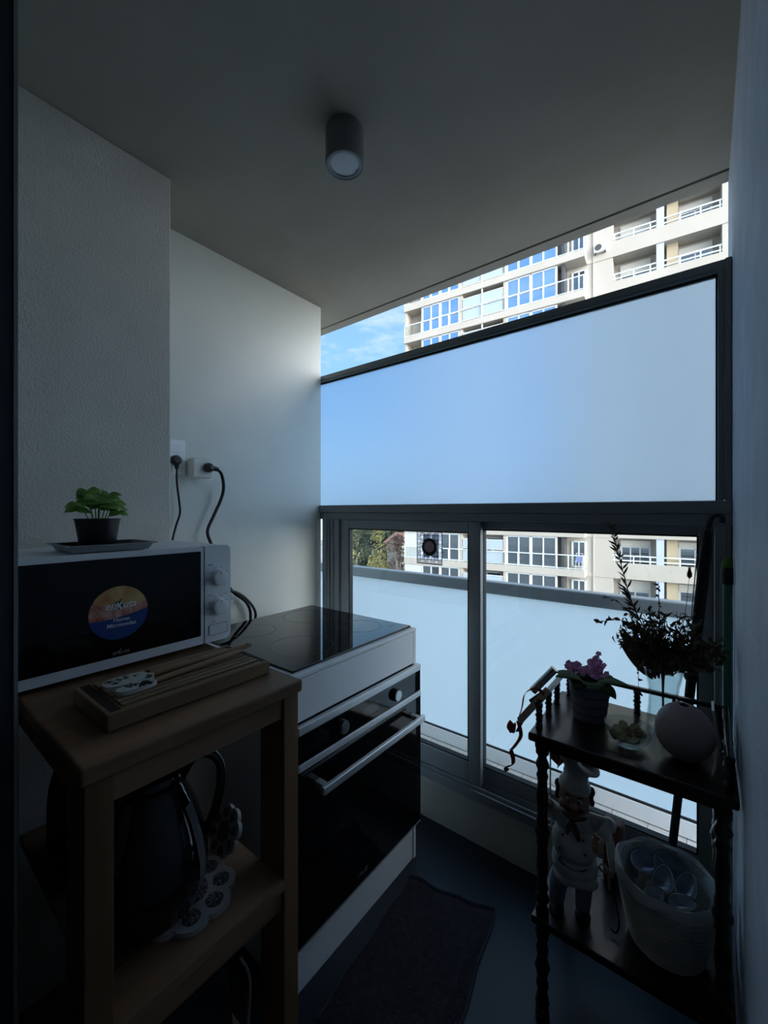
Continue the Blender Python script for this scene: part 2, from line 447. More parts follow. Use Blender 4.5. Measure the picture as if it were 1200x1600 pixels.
# ------------------------------------------------------------------ window_2, frosted sheet above the transom
w2 = structure('window_2', (-.78, 1.555, 1.36))
mb = MB(); mb.box(-1.80, RW, 1.533, 1.577, 2.024, 2.056, .002)
mb.box(-1.80, .028, 1.529, 1.533, 2.030, 2.046, .001)
mb.build('top_rail', 'aluminium_dark', w2)
mb = MB(); mb.box(.030, .046, 1.533, 1.577, 1.361, 2.024, .002); mb.box(.047, RW - .001, 1.528, 1.577, 1.361, 2.056, .002)
mb.build('side_post', 'aluminium_dark', w2)
MB().box(-1.80, .034, 1.549, 1.557, 1.360, 2.030).build('frosted_pane', 'frost_up', w2, 0)
mb = MB(); mb.box(-1.80, .030, 1.546, 1.560, 2.0165, 2.024); mb.box(.0255, .0305, 1.546, 1.560, 1.36, 2.02); mb.build('gasket', 'gasket', w2, 0)

# ------------------------------------------------------------------ frosted balustrade outside
bl = thing('glass_balustrade', 'frosted glass balustrade with grey handrail outside the sliding window', 'railing', (-.9, 2.089, 0))
MB().box(-4.5, .98, 2.052, 2.112, .892, .957, .008).build('handrail', 'rail_grey', bl)
MB().box(-4.5, .98, 2.085, 2.093, .068, .90).build('frosted_panel', 'frost_low', bl, 0)
MB().box(-4.5, .98, 2.069, 2.108, .0005, .068, .002).build('base_channel', 'pale_channel', bl)
MB().box(-4.5, .98, 2.077, 2.084, .068, .078).build('seal', 'gasket', bl, 0)

# ------------------------------------------------------------------ ceiling lamp
lp = thing('ceiling_lamp', 'grey cylinder spot lamp, unlit, fixed under the ceiling', 'lamp', (-.812, .857, 2.318))
c = (-.812, .857, 0)
MB().lathe([(.052, ZC), (.055, ZC - .004), (.055, 2.322), (.053, 2.318), (.048, 2.318), (.048, 2.330)], c, 48).build('lamp_housing', 'lamp_grey', lp)
MB().lathe([(.048, 2.328), (.048, 2.3195), (.041, 2.3195), (.041, 2.328)], c, 48, cap0=False, cap1=False).build('lamp_ring', 'lamp_ring', lp)
MB().lathe([(.0405, 2.3225), (.030, 2.3215), (.004, 2.3212)], c, 48).build('lamp_diffuser', 'lamp_diffuser', lp)

# ------------------------------------------------------------------ sockets and plugs
so_ = thing('wall_socket', 'white wall socket plate half hidden by the pillar edge', 'socket', (-1.62, .74, 1.47))
MB().box(-1.62, -1.610, .688, .792, 1.472, 1.606, .003).build('cover_plate', 'socket_white', so_)
MB().box(-1.610, -1.607, .712, .770, 1.556, 1.586, .0012).build('switch_rocker', 'white_plastic', so_)
def cord(pts, r, n=8):
    P = [Vector(p) for p in pts]; out = []
    for i in range(len(P) - 1):
        p0, p1, p2, p3 = P[max(i - 1, 0)], P[i], P[i + 1], P[min(i + 2, len(P) - 1)]
        for k in range(6):
            t = k / 6
            out.append(.5 * ((2 * p1) + (-p0 + p2) * t + (2 * p0 - 5 * p1 + 4 * p2 - p3) * t * t + (-p0 + 3 * p1 - 3 * p2 + p3) * t ** 3))
    out.append(P[-1]); return out
pc = thing('power_cord', 'thin black plug and cord hanging from the socket plate beside the pillar', 'cord', (-1.60, .745, 1.2))
MB().lathe([(.008, -1.6065), (.019, -1.606), (.019, -1.588), (.012, -1.580)], (0, .748, 1.525), 20, 'x').tube([(-1.592, .748, 1.515), (-1.592, .749, 1.490)], [.011, .006], 10).build('plug', 'black_plastic', pc)
MB().tube(cord([(-1.592, .749, 1.494), (-1.597, .752, 1.44), (-1.60, .763, 1.36), (-1.60, .765, 1.32), (-1.602, .750, 1.27), (-1.602, .735, 1.20), (-1.602, .72, 1.05), (-1.602, .70, .9)], .0042), .0042).build('cable', 'black_plastic', pc)
ad = tag(MB().box(-1.6095, -1.560, .797, .876, 1.462, 1.538, .006, 3).build('socket_adapter', 'adapter_cream'), 'cream cube plug adapter standing out beside the socket plate', 'adapter')
p2 = thing('appliance_cord', 'thick black plug and cord running from the cream adapter down behind the microwave', 'cord', (-1.56, .85, .9))
MB().lathe([(.010, -1.5595), (.019, -1.559), (.019, -1.546), (.014, -1.535), (.008, -1.525)], (0, .856, 1.502), 20, 'x').tube([(-1.543, .856, 1.502), (-1.537, .888, 1.496)], [.012, .008], 10).build('plug', 'black_plastic', p2)
MB().tube(cord([(-1.54, .878, 1.498), (-1.545, .905, 1.482), (-1.57, .930, 1.43), (-1.58, .925, 1.38), (-1.58, .892, 1.31), (-1.58, .866, 1.25), (-1.58, .880, 1.20), (-1.58, .905, 1.15), (-1.58, .93, 1.06), (-1.59, .985, .985), (-1.595, 1.055, .925), (-1.595, 1.075, .86), (-1.59, 1.05, .75), (-1.56, .95, .5)], .0065), .0065).build('cable', 'black_plastic', p2)
MB().tube(cord([(-1.585, .915, 1.00), (-1.578, .96, .995), (-1.575, 1.02, .965), (-1.57, 1.075, .90), (-1.57, 1.08, .84), (-1.56, 1.03, .70)], .006), .006).build('spare_cable', 'black_plastic', p2)

# ------------------------------------------------------------------ oven unit
FX = -.877; Y0, Y1 = .722, 1.322
ov = thing('oven_cabinet', 'white lacquered kitchen cabinet holding the oven beside the window', 'cabinet', (-1.17, 1.02, 0))
mb = MB(); mb.box(-1.47, FX, Y0, Y0 + .016, 0, .868, .001); mb.box(-1.47, FX, Y1 - .016, Y1, 0, .868, .001)
mb.box(-1.47, -1.455, Y0 + .016, Y1 - .016, 0, .868)
mb.build('side_panel', 'white_lacquer', ov)
MB().box(FX - .016, FX - .001, Y0 + .0165, Y1 - .0165, .748, .866, .001).build('front_rail', 'white_lacquer', ov)
MB().box(-1.472, FX + .002, Y0 - .002, Y1 + .002, .868, .880, .003).build('countertop', 'white_lacquer', ov)
MB().box(FX - .018, FX - .004, Y0 + .0165, Y1 - .0165, 0, .138, .001).build('plinth', 'white_lacquer', ov)
ck = thing('cooktop', 'black ceramic glass cooktop on the white cabinet', 'cooktop', (-1.18, 1.03, .8805))
MB().box(-1.462, -.897, .738, 1.316, .8805, .8865, .0015).build('glass_top', 'cook_glass', ck)
def ring(cx, cy, r, w, z):
    return MB().ring_loft([[(cx + q * math.cos(2 * PI * i / 64), cy + q * math.sin(2 * PI * i / 64), z) for i in range(64)] for q in (r, r - w)], False, False)
for (cx, cy, r) in ((-1.05, 1.19, .083), (-1.32, 1.17, .105), (-1.05, .90, .105), (-1.32, .90, .083)):
    ring(cx, cy, r, .0022, .8868).build('burner_ring', 'ring_grey', ck, 0)
MB().box(-.955, -.951, 1.25, 1.285, .8867, .8869).build('printed_mark', 'mark_grey', ck, 0)
bo = thing('built_in_oven', 'black glass built-in oven with steel strips, two knobs and bar handle', 'oven', (-1.15, 1.02, .142))
yA, yB = Y0 + .004, Y1 + .004
MB().box(-1.42, FX + .003, Y0 + .02, Y1 - .02, .145, .742).build('oven_box', 'black_plastic', bo, 0)
MB().box(FX + .003, FX + .020, yA, yB, .722, .745, .002).build('top_strip', 'steel', bo)
MB().box(FX + .003, FX + .018, yA, yB, .645, .7215, .001).build('control_panel', 'oven_glass', bo)
MB().box(FX + .003, FX + .021, yA, yB, .624, .6445, .002).build('door_strip', 'steel', bo)
dr_ = MB().box(FX + .003, FX + .020, yA, yB, .150, .6235, .002).build('oven_door', 'oven_glass', bo)
MB().box(FX + .003, FX + .019, yA, yB, .143, .1495, .001).build('bottom_trim', 'aluminium', bo)
h = MB(); h.box(FX + .056, FX + .070, yA + .045, yB - .045, .560, .582, .003)
h.box(FX + .0205, FX + .056, yA + .055, yA + .075, .563, .579, .002); h.box(FX + .0205, FX + .056, yB - .075, yB - .055, .563, .579, .002)
h.build('door_handle', 'steel', dr_)
text_mesh('iTcoll', .020, (FX + .0202, .985, .176), (0, 1, 0), (0, 0, 1), (1, 0, 0), 'maker_lettering', 'mark_grey', dr_, shear=.2)
for ky in (.893, 1.163):
    k_ = MB().lathe([(.021, FX + .0182), (.021, FX + .030), (.019, FX + .032)], (0, ky, .683), 36, 'x').build('knob', 'black_plastic', bo)
    MB().lathe([(.018, FX + .032), (.0175, FX + .0345), (.004, FX + .0345)], (0, ky, .683), 36, 'x').build('knob_face', 'knob_steel', k_)
MB().box(FX + .0182, FX + .0186, .99, 1.07, .668, .698).build('display', 'black_gloss', bo, 0)

# ------------------------------------------------------------------ wooden cart
ct = thing('wooden_cart', 'brown pine kitchen cart with thick square legs and open shelf under the microwave', 'cart', (-1.03, .39, 0))
zt = .967
MB().box(-1.372, -.683, .190, .590, zt - .026, zt, .005, 3).build('tabletop', 'pine_top', ct)
for (x0, x1) in ((-.775, -.692), (-1.365, -1.282)):
    for (y0, y1) in ((.196, .234), (.547, .585)):
        MB().box(x0, x1, y0, y1, 0, zt - .0265, .002).build('leg', 'pine', ct)
for (y0, y1) in ((.200, .220), (.561, .581)):
    MB().box(-1.2815, -.7755, y0, y1, .895, zt - .0265, .002).build('apron', 'pine_top', ct)
MB().box(-.716, -.697, .2345, .5465, .895, zt - .0265, .002).build('apron', 'pine_top', ct)
MB().box(-1.2815, -.7755, .2345, .5465, .540, .560, .002).box(-.7755, -.688, .2345, .5465, .540, .560, .002).build('shelf', 'pine_top', ct)
MB().box(-.722, -.700, .2345, .5465, .492, .5395, .002).build('shelf_rail', 'pine_top', ct)
MB().box(-1.2815, -.7755, .2345, .5465, .120, .138, .002).box(-.7755, -.70, .2345, .5465, .120, .138, .002).build('shelf', 'pine_top', ct)
# cutting board
cb = thing('cutting_board', 'grooved wooden cutting board lying along the cart front edge', 'board', (-.85, .408, zt))
MB().box(-.937, -.765, .248, .566, zt + .001, zt + .030, .003).build('board_body', 'board_wood', cb)
mb = MB()
for i in range(9): mb.box(-.925 + i * .0165, -.913 + i * .0165, .276, .545, zt + .0302, zt + .0335, .001)
mb.build('slats', 'board_wood', cb)
mb = MB(); mb.box(-.929, -.773, .256, .272, zt + .0301, zt + .0307); mb.box(-.929, -.773, .548, .560, zt + .0301, zt + .0307)
for i in range(8): mb.box(-.9128 + i * .0165, -.9087 + i * .0165, .276, .545, zt + .0301, zt + .0306)
mb.build('channel', 'board_groove', cb, 0)
ring(-.800, .525, .009, .0015, zt + .0338).build('burnt_mark', 'board_groove', cb, 0)
# two spoons
def spoon(name, label, hx, hy, ang, L, hl, hw, z, hole):
    th = thing(name, label, 'spoon', (hx, hy, z), 'wooden spoons on the cutting board')
    d = Vector((math.sin(ang), math.cos(ang), 0)); s_ = Vector((math.cos(ang), -math.sin(ang), 0))
    poly = []
    for i in range(40):
        a = 2 * PI * i / 40
        poly.append((hl / 2 * (abs(math.cos(a)) ** .8) * (1 if math.cos(a) > 0 else -1), hw / 2 * (abs(math.sin(a)) ** .7) * (1 if math.sin(a) > 0 else -1)))
    hd = MB().prism(poly, (hx, hy, z), d, s_, (0, 0, 1), .008).build('spoon_head', 'spoon_white', th)
    lf = MB(); rnd = random.Random(int(hx * -1000))
    for i in range(16):
        a = rnd.uniform(-.42, .42) * hl; b = rnd.uniform(-.38, .38) * hw
        t_ = rnd.uniform(-.6, .6) + rnd.choice((0, 1.2))
        p = Vector((hx, hy, z + .0083)) + d * a + s_ * b
        dd = d * math.cos(t_) + s_ * math.sin(t_)
        for sg in (-1, 1):
            e = dd.copy(); e.rotate(Euler((0, 0, sg * .5)))
            lf.leaf(p, e, (0, 0, 1), .011, .0042, 0, 0, 4)
    lf.build('leaf_print', 'leaf_ink', hd, 0)
    a0 = Vector((hx, hy, z + .0055)) + d * (hl / 2 - .002); a1 = Vector((hx, hy, z + .010)) + d * (L - hl / 2)
    n = 8
    MB().tube([a0.lerp(a1, i / n) for i in range(n + 1)], [.0052, .0062, .0066, .0068, .007, .0072, .0075, .0075, .005], 12, flat=.75).build('handle', 'spoon_wood', th)
    if hole:
        q = a0.lerp(a1, .955)
        MB().lathe([(.0022, q.z + .0050), (.0022, q.z + .0058)], (q.x, q.y, 0), 12, sx=.8, sy=1.6).build('hanging_hole', 'hole_shade', th)  # solid black oval on the handle, the hole's shade put into its colour
spoon('wooden_spoon', 'wooden spoon with wide leaf-print head and long holed handle, nearer the microwave', -.868, .318, .06, .30, .085, .050, zt + .034, True)
spoon('wooden_spoon', 'wooden spoon with narrower leaf-print head, shorter handle, farther from the microwave', -.826, .316, -.035, .255, .068, .030, zt + .034, False)

# ------------------------------------------------------------------ microwave
mw = thing('microwave', 'white microwave oven with black door and round sticker on the cart', 'microwave', (-1.2, .412, zt))
yl, yr, zb_, zt_ = .168, .637, .980, 1.237
MB().box(-1.374, -1.062, yl + .004, yr - .004, zb_ + .002, zt_ - .002, .004).build('case', 'white_plastic', mw)
def rr(y0, y1, z0, z1, r, n=6, corners=(1, 1, 1, 1)):
    P = []
    for k, (cy, cz, a0) in enumerate(((y1, z1, 0), (y0, z1, 90), (y0, z0, 180), (y1, z0, 270))):
        q = r if corners[k] else .0005
        sy, sz = (-1 if k in (0, 3) else 1), (-1 if k in (0, 1) else 1)
        for i in range(n + 1):
            a = math.radians(a0 + 90 * i / n); P.append((cy + sy * q + q * math.cos(a), cz + sz * q + q * math.sin(a)))
    return P
def plate(poly, x0, x1): return MB().prism(poly, (x0, 0, 0), (0, 1, 0), (0, 0, 1), (1, 0, 0), x1 - x0)
dm = plate(rr(yl, .5615, zb_, zt_, .006), -1.0615, -1.042).build('door', 'white_plastic', mw)
gd = plate(rr(yl + .012, .552, zb_ + .022, zt_ - .013, .003), -1.0419, -1.0405).build('door_glass', 'oven_glass', dm)
cp = plate(rr(.5630, yr, zb_, zt_, .016, corners=(1, 0, 0, 1)), -1.0615, -1.040).build('control_panel', 'white_plastic', mw)
for kz in (1.150, 1.072):
    kb = MB().lathe([(.0235, -1.0399), (.0235, -1.037), (.021, -1.036), (.0205, -1.024), (.0185, -1.0225), (.003, -1.0225)], (0, .600, kz), 40, 'x').build('dial', 'white_plastic', mw)
    MB().box(-1.0226, -1.0222, .5993, .6007, kz + .010, kz + .018).build('dial_mark', 'mark_grey', kb, 0)
bt = plate(rr(.574, .626, .998, 1.026, .004), -1.0399, -1.0385).build('open_button', 'white_plastic', mw)
o_ = MB(); pts = [(-1.0384, y, z) for y, z in rr(.574, .626, .998, 1.026, .004)]
o_.tube(pts + [pts[0]], .0007, 6).build('button_outline', 'mark_grey', bt)
for kz in (1.150, 1.072):
    mk = MB()
    for a in (-140, -100, -60, -20, 20, 60, 95, 130):
        t_ = math.radians(a + 90)
        mk.box(-1.0399, -1.0396, .600 + .0285 * math.cos(t_) - .0016, .600 + .0285 * math.cos(t_) + .0016, kz + .0285 * math.sin(t_) - .0008, kz + .0285 * math.sin(t_) + .0008)
    mk.build('dial_ticks', 'ink', cp, 0)
X_ = -1.0399; U, Wv, Nn = (0, 1, 0), (0, 0, 1), (1, 0, 0)
text_mesh('timer', .0075, (X_, .5775, 1.184), U, Wv, Nn, 'timer_print', 'ink', cp)
text_mesh('defrost', .0065, (X_, .5775, 1.103), U, Wv, Nn, 'function_print', 'ink', cp)
text_mesh('max', .0055, (X_, .621, 1.103), U, Wv, Nn, 'function_print', 'ink', cp)
text_mesh('abrir', .0065, (X_, .588, 1.031), U, Wv, Nn, 'button_print', 'ink', cp)
# round sticker
sc_y, sc_z, sr = .362, 1.101, .0595
def band(f0, f1, n=40):
    top, bot = [], []
    for i in range(n + 1):
        y = -sr * math.cos(PI * i / n); hh = math.sqrt(max(0, sr * sr - y * y))
        a = max(-hh, min(hh, f0(y))); b = max(-hh, min(hh, f1(y)))
        if b - a > 1e-5: bot.append((y, a)); top.append((y, b))
    return bot + top[::-1]
def disc_part(f0, f1, name, m, par, x):
    P = band(f0, f1)
    return MB().prism(P, (x, sc_y, sc_z), (0, 1, 0), (0, 0, 1), (1, 0, 0), .0003).build(name, m, par, 0)
g1 = lambda y: -.010 + .12 * y + 1.5 * y * y
g2 = lambda y: .016 - .10 * y + 2.5 * y * y
sk = disc_part(lambda y: -1, g1, 'round_sticker', 'stick_blue', gd, -1.0403)
disc_part(g1, g2, 'sticker_meat_photo', 'stick_red', sk, -1.0403)
disc_part(g2, lambda y: 1, 'sticker_food_photo', 'stick_food', sk, -1.0403)
xs = -1.0399
def logo(cy, cz, size, m, m2, par, name):
    text_mesh('en', size, (xs, cy - size * .12, cz), U, Wv, Nn, name, m, par, shear=.25, bold=size * .012, align='RIGHT')
    text_mesh('uta', size, (xs, cy + size * .42, cz), U, Wv, Nn, name, m, par, shear=.25, bold=size * .012, align='LEFT')
    k = size; b = MB(); w_ = k * .075
    def bar(y0, z0, y1, z1):
        d = Vector((0, y1 - y0, z1 - z0)).normalized(); n_ = Vector((1, 0, 0)).cross(d) * w_
        P0 = Vector((xs + .0002, cy + y0, cz + z0)); P1 = Vector((xs + .0002, cy + y1, cz + z1))
        vs = [b.bm.verts.new(q) for q in (P0 - n_, P1 - n_, P1 + n_, P0 + n_)]; b.bm.faces.new(vs)
    bar(-.06 * k, -.04 * k, .42 * k, .62 * k); bar(-.02 * k, .58 * k, .36 * k, -.10 * k); bar(-.10 * k, .30 * k, .16 * k, .30 * k)
    b.build(name, m, par, 0)
    MB().prism(circle(.09 * k, 16), (xs, cy + .30 * k, cz + .80 * k), U, Wv, Nn, .0003).build(name, m2, par, 0)
MB().prism(circle(.0095, 20), (xs - .0001, sc_y - .002, sc_z + .017), U, Wv, Nn, .0002).build('sticker_figure', 'stick_green', sk, 0)
logo(sc_y - .004, sc_z + .010, .023, 'stick_white', 'stick_green', sk, 'sticker_logo')
text_mesh('Horno', .0125, (xs, sc_y + .004, sc_z - .0195), U, Wv, Nn, 'sticker_words', 'stick_white', sk, shear=.1, bold=.0002)
text_mesh('Microondas', .0125, (xs, sc_y + .004, sc_z - .0310), U, Wv, Nn, 'sticker_words', 'stick_white', sk, shear=.1, bold=.0002)
logo(.361, 1.0085, .0125, 'mark_grey', 'mark_grey', gd, 'door_logo')
for (x, y) in ((-1.09, yl + .04), (-1.09, .575), (-1.34, yl + .04), (-1.34, .575)): MB().lathe([(.010, zt + .0003), (.012, zb_ + .0015)], (x, y, 0), 14).build('foot', 'black_plastic', mw)
# tray and basil
ty0, ty1, tx0, tx1 = .276, .452, -1.215, -1.075
tr = thing('drip_tray', 'grey rectangular tray with dark inside under the basil pot on the microwave', 'tray', (-1.145, .365, zt_))
z0 = zt_ + .0005
def loop(x0, x1, y0, y1, z): return [(x0, y0, z), (x1, y0, z), (x1, y1, z), (x0, y1, z)]
MB().ring_loft([loop(tx0 + .010, tx1 - .010, ty0 + .010, ty1 - .010, z0), loop(tx0 + .003, tx1 - .003, ty0 + .003, ty1 - .003, z0 + .013), loop(tx0 - .006, tx1 + .006, ty0 - .006, ty1 + .006, z0 + .015), loop(tx0 - .006, tx1 + .006, ty0 - .006, ty1 + .006, z0 + .0165)], True, False).build('tray_shell', 'tray_grey', tr, 20)
MB().ring_loft([loop(tx0 - .006, tx1 + .006, ty0 - .006, ty1 + .006, z0 + .0167), loop(tx0 + .006, tx1 - .006, ty0 + .006, ty1 - .006, z0 + .0165), loop(tx0 + .013, tx1 - .013, ty0 + .013, ty1 - .013, z0 + .004)], False, True).build('tray_inside', 'black_plastic', tr, 20)
bx, by = -1.145, .352
bp_ = thing('basil_pot', 'small basil plant in a black plastic pot on the grey tray', 'plant', (bx, by, z0 + .005))
zb2 = z0 + .0055
MB().lathe([(.030, zb2), (.0355, zb2), (.0455, zb2 + .066), (.0475, zb2 + .066), (.0475, zb2 + .069), (.0445, zb2 + .069), (.0435, zb2 + .058), (.002, zb2 + .058)], (bx, by, 0), 40).build('pot', 'black_plastic', bp_)
MB().lathe([(.0432, zb2 + .0585), (.025, zb2 + .0615), (.003, zb2 + .062)], (bx, by, 0), 24).build('soil', 'soil', bp_)
rnd = random.Random(3); st = MB(); lv = MB()
for (ay, ax, hgt) in ((-.046, .0, .026), (-.030, .014, .032), (-.012, .010, .040), (.002, .016, .034), (.020, .010, .030), (.038, .004, .034), (.008, -.014, .052), (-.022, -.010, .050), (.030, -.012, .046), (.048, .0, .022)):
    p0 = Vector((bx + ax * .3, by + ay * .30, zb2 + .060)); p1 = Vector((bx + ax, by + ay * .92, zb2 + .064 + hgt * 1.45))
    st.tube([p0, p0.lerp(p1, .5) + Vector((0, 0, .006)), p1], [.0014, .0012, .001], 6)
    for k in range(4):
        a = (1.35 if k % 2 else 4.5) + rnd.uniform(-.9, .9)
        d = Vector((math.cos(a) * .6 + .15, math.sin(a), rnd.uniform(-.45, .30)))
        lv.leaf(p1 - Vector((0, 0, .004 * k)), d, (.8, 0, .75), rnd.uniform(.020, .028), rnd.uniform(.018, .024), rnd.uniform(.15, .5), .10, 6)
st.build('stem', 'basil', bp_); lv.build('leaves', 'basil', bp_, 60)
# ------------------------------------------------------------------ things on the cart shelves
kx, ky, kz = -.850, .350, .5605
# pale scalloped trivets
def trivet(label, cx, cy, z, r, tilt=None):
    th = thing('trivet', label, 'trivet', (cx, cy, z), 'flower trivets on the cart shelf')
    T = Matrix.Translation((cx, cy, z)) @ (tilt or Matrix.Identity(4))
    def outl(k):
        P = []
        for i in range(96):
            a = 2 * PI * i / 96
            q = r * k * (.86 + .14 * abs(math.sin(4 * a)) ** .6); P.append((q * math.cos(a), q * math.sin(a)))
        return P
    b = MB(); b.M = T; b.prism(outl(1), (0, 0, .0005), (1, 0, 0), (0, 1, 0), (0, 0, 1), .010); b.build('trivet_body', 'trivet_pale', th)
    b = MB(); b.M = T
    for i in range(8):
        a = 2 * PI * (i + .5) / 8; cx_, cy_ = .68 * r * math.cos(a), .68 * r * math.sin(a)
        b.prism(circle(r * .19, 18, cx_, cy_), (0, 0, .0106), (1, 0, 0), (0, 1, 0), (0, 0, 1), .0006)
    b.prism(circle(r * .40, 28), (0, 0, .0106), (1, 0, 0), (0, 1, 0), (0, 0, 1), .0006)
    dk = b.build('dark_pattern', 'trivet_dark', th, 0)
trivet('pale scalloped trivet with dark lace pattern lying flat under the kettle', -.810, .405, .5605, .088)
kz = .5725
kt = thing('kettle', 'glossy black electric kettle with loop handle on the cart shelf', 'kettle', (kx, ky, kz))
prof = [(.060, kz), (.088, kz + .002), (.096, kz + .016), (.103, kz + .05), (.103, kz + .085), (.097, kz + .12), (.086, kz + .16), (.072, kz + .195), (.061, kz + .222), (.058, kz + .232), (.060, kz + .238), (.052, kz + .240)]
MB().lathe(prof, (kx, ky, 0), 56).build('kettle_body', 'black_gloss', kt, 40)
MB().lathe([(.0575, kz + .2405), (.055, kz + .250), (.040, kz + .262), (.012, kz + .268), (.010, kz + .280), (.004, kz + .283)], (kx, ky, 0), 40).build('lid', 'black_gloss', kt, 40)
hd = Vector((.52, .855, 0)).normalized()
def hp(r, z): return Vector((kx, ky, kz + z)) + hd * r
hpts = cord([hp(.052, .225), hp(.075, .262), hp(.105, .266), hp(.125, .240), hp(.126, .195), hp(.115, .145), hp(.097, .105)], 1)
MB().tube(hpts, .0125, 12, flat=.75).build('handle', 'black_gloss', kt)
sd = Vector((-hd.y, hd.x, 0)); g = MB(); rows = []
for zz, rr_ in ((.05, .1036), (.085, .1036), (.12, .0976), (.16, .0866), (.19, .0746)):
    rows.append([hp(math.sqrt(rr_ ** 2 - w * w) + .0012, zz) + sd * w for w in (-.014, -.005, .005, .014)])
e_ = Vector((0.82, .57, 0)).normalized()
rows = [[Vector((kx, ky, kz + zz)) + (e_ * math.cos(w / rr_) + Vector((-e_.y, e_.x, 0)) * math.sin(w / rr_)) * (rr_ + .0015) for w in (-.011, -.004, .004, .011)] for zz, rr_ in ((.05, .1036), (.085, .1036), (.12, .0976), (.16, .0866), (.19, .0746))]
for a, b in zip(rows, rows[1:]):
    A_, B_ = [g.v(p) for p in a], [g.v(p) for p in b]
    for i in range(3): g.bm.faces.new((A_[i], A_[i + 1], B_[i + 1], B_[i]))
bmesh.ops.remove_doubles(g.bm, verts=g.bm.verts, dist=1e-5)
g.build('water_gauge', 'gauge_grey', kt, 60)
MB().tube([Vector((kx, ky, kz + .19)) - hd * .066, Vector((kx, ky, kz + .215)) - hd * .085, Vector((kx, ky, kz + .238)) - hd * .100], [.030, .024, .014], 16).build('spout', 'black_gloss', kt)
trivet('pale scalloped trivet leaning against the far side of the kettle', -.855, .494, .5625, .050, Matrix.Rotation(math.radians(62), 4, 'X') @ Matrix.Translation((0, .046, 0)))
# rounded black appliance behind the near leg
ba = thing('black_appliance', 'black round-topped appliance standing behind the near cart leg beside the kettle', 'appliance', (-1.10, .315, .5605))
P = []
for i in range(40):
    a = 2 * PI * i / 40; P.append((.108 * math.cos(a), .066 * math.sin(a)))
rings = []
for k, zz in ((.90, .562), (.97, .567), (1, .60), (1, .68), (.96, .715), (.86, .745), (.66, .768), (.40, .780), (.1, .784)):
    rings.append([(-1.10 + x * k, .315 + y * k, zz) for x, y in P])
MB().ring_loft(rings).build('shell', 'black_plastic', ba, 45)
MB().tube(cord([(-.994, .30, .60), (-.985, .300, .66), (-.99, .305, .71), (-1.01, .31, .745)], 1), .005, 8).build('front_trim', 'black_gloss', ba)
# bag on the bottom shelf
bg_ = thing('dark_bag', 'dark cloth bag with pale seam and orange edge under the kettle shelf', 'bag', (-.90, .37, .1385))
rings = []
for k, zz in ((.80, .139), (1, .16), (1.04, .25), (.98, .34), (.86, .40), (.70, .43), (.5, .44)):
    R = []
    for i in range(40):
        a = 2 * PI * i / 40; c_, s_ = math.cos(a), math.sin(a)
        R.append((-.90 + .165 * k * abs(c_) ** .6 * (1 if c_ > 0 else -1), .370 + .122 * k * abs(s_) ** .6 * (1 if s_ > 0 else -1), zz + .004 * math.sin(5 * a)))
    rings.append(R)
MB().ring_loft(rings).build('bag_body', 'bag_dark', bg_, 60)
MB().tube(cord([(-.745, .478, .42), (-.738, .492, .385), (-.738, .497, .34), (-.738, .492, .28), (-.738, .485, .2)], 1), .0028, 6).build('seam', 'bag_seam', bg_)
MB().box(-.752, -.741, .492, .500, .20, .335, .003).build('orange_edge', 'orange_cloth', bg_)

# ------------------------------------------------------------------ dark etagere with turned legs
et = thing('etagere', 'dark stained wooden plant stand with turned legs and spindle gallery by the window', 'shelf', (-.155, 1.24, 0))
ex0, ex1, ey0, ey1, ez = -.366, .056, 1.080, 1.402, .750
MB().box(ex0, ex1, ey0, ey1, ez - .022, ez, .006, 3).build('top_board', 'dark_wood', et)
MB().box(ex0 + .014, ex1 - .014, ey0 + .014, ey1 - .014, ez - .040, ez - .0225, .002).build('apron', 'dark_wood', et)
MB().box(ex0 + .006, ex1 - .004, ey0 + .006, ey1 - .006, .250, .270, .004).build('lower_shelf', 'dark_wood', et)
def turned(z0, z1, r):
    H = z1 - z0; pr = []
    for i in range(61):
        t = i / 60
        q = r * (.62 + .16 * math.sin(t * PI))
        for c_, w_, k in ((.10, .022, .42), (.17, .014, .25), (.30, .05, .20), (.5, .03, .40), (.44, .013, .2), (.56, .013, .2), (.70, .05, .20), (.83, .014, .25), (.90, .022, .42)):
            q += r * k * math.exp(-((t - c_) / w_) ** 2)
        if t < .05 or t > .95: q = r
        pr.append((q, z0 + H * t))
    return pr
lx = (ex0 + .030, ex1 - .026); ly = (ey0 + .026, ey1 - .030)
for x in lx:
    for y in ly:
        mb = MB(); mb.lathe(turned(.270, ez - .041, .0165), (x, y, 0), 20); mb.lathe(turned(.02, .2495, .0165), (x, y, 0), 20); mb.lathe([(.010, .0005), (.018, .006), (.018, .016), (.012, .0205)], (x, y, 0), 20)
        mb.build('leg', 'dark_wood', et, 50)
zr = .813
sp_ = []
for k in range(5): sp_.append((lx[0] + (lx[1] - lx[0]) * k / 4, ey1 - .022))
for k in range(1, 4): sp_.append((ex0 + .016, ey1 - .022 - .085 * k))
for k in range(1, 4): sp_.append((ex1 - .014, ey1 - .022 - .085 * k))
for x, y in sp_: MB().lathe(turned(ez + .0002, zr, .0095), (x, y, 0), 14).build('spindle', 'dark_wood', et, 50)
MB().box(ex0 + .008, ex1 - .006, ey1 - .030, ey1 - .014, zr, zr + .011, .003).build('gallery_rail', 'dark_wood', et)
for x in (ex0 + .016, ex1 - .014): MB().box(x - .007, x + .007, ey1 - .300, ey1 - .0305, zr, zr + .011, .003).build('gallery_rail', 'dark_wood', et)

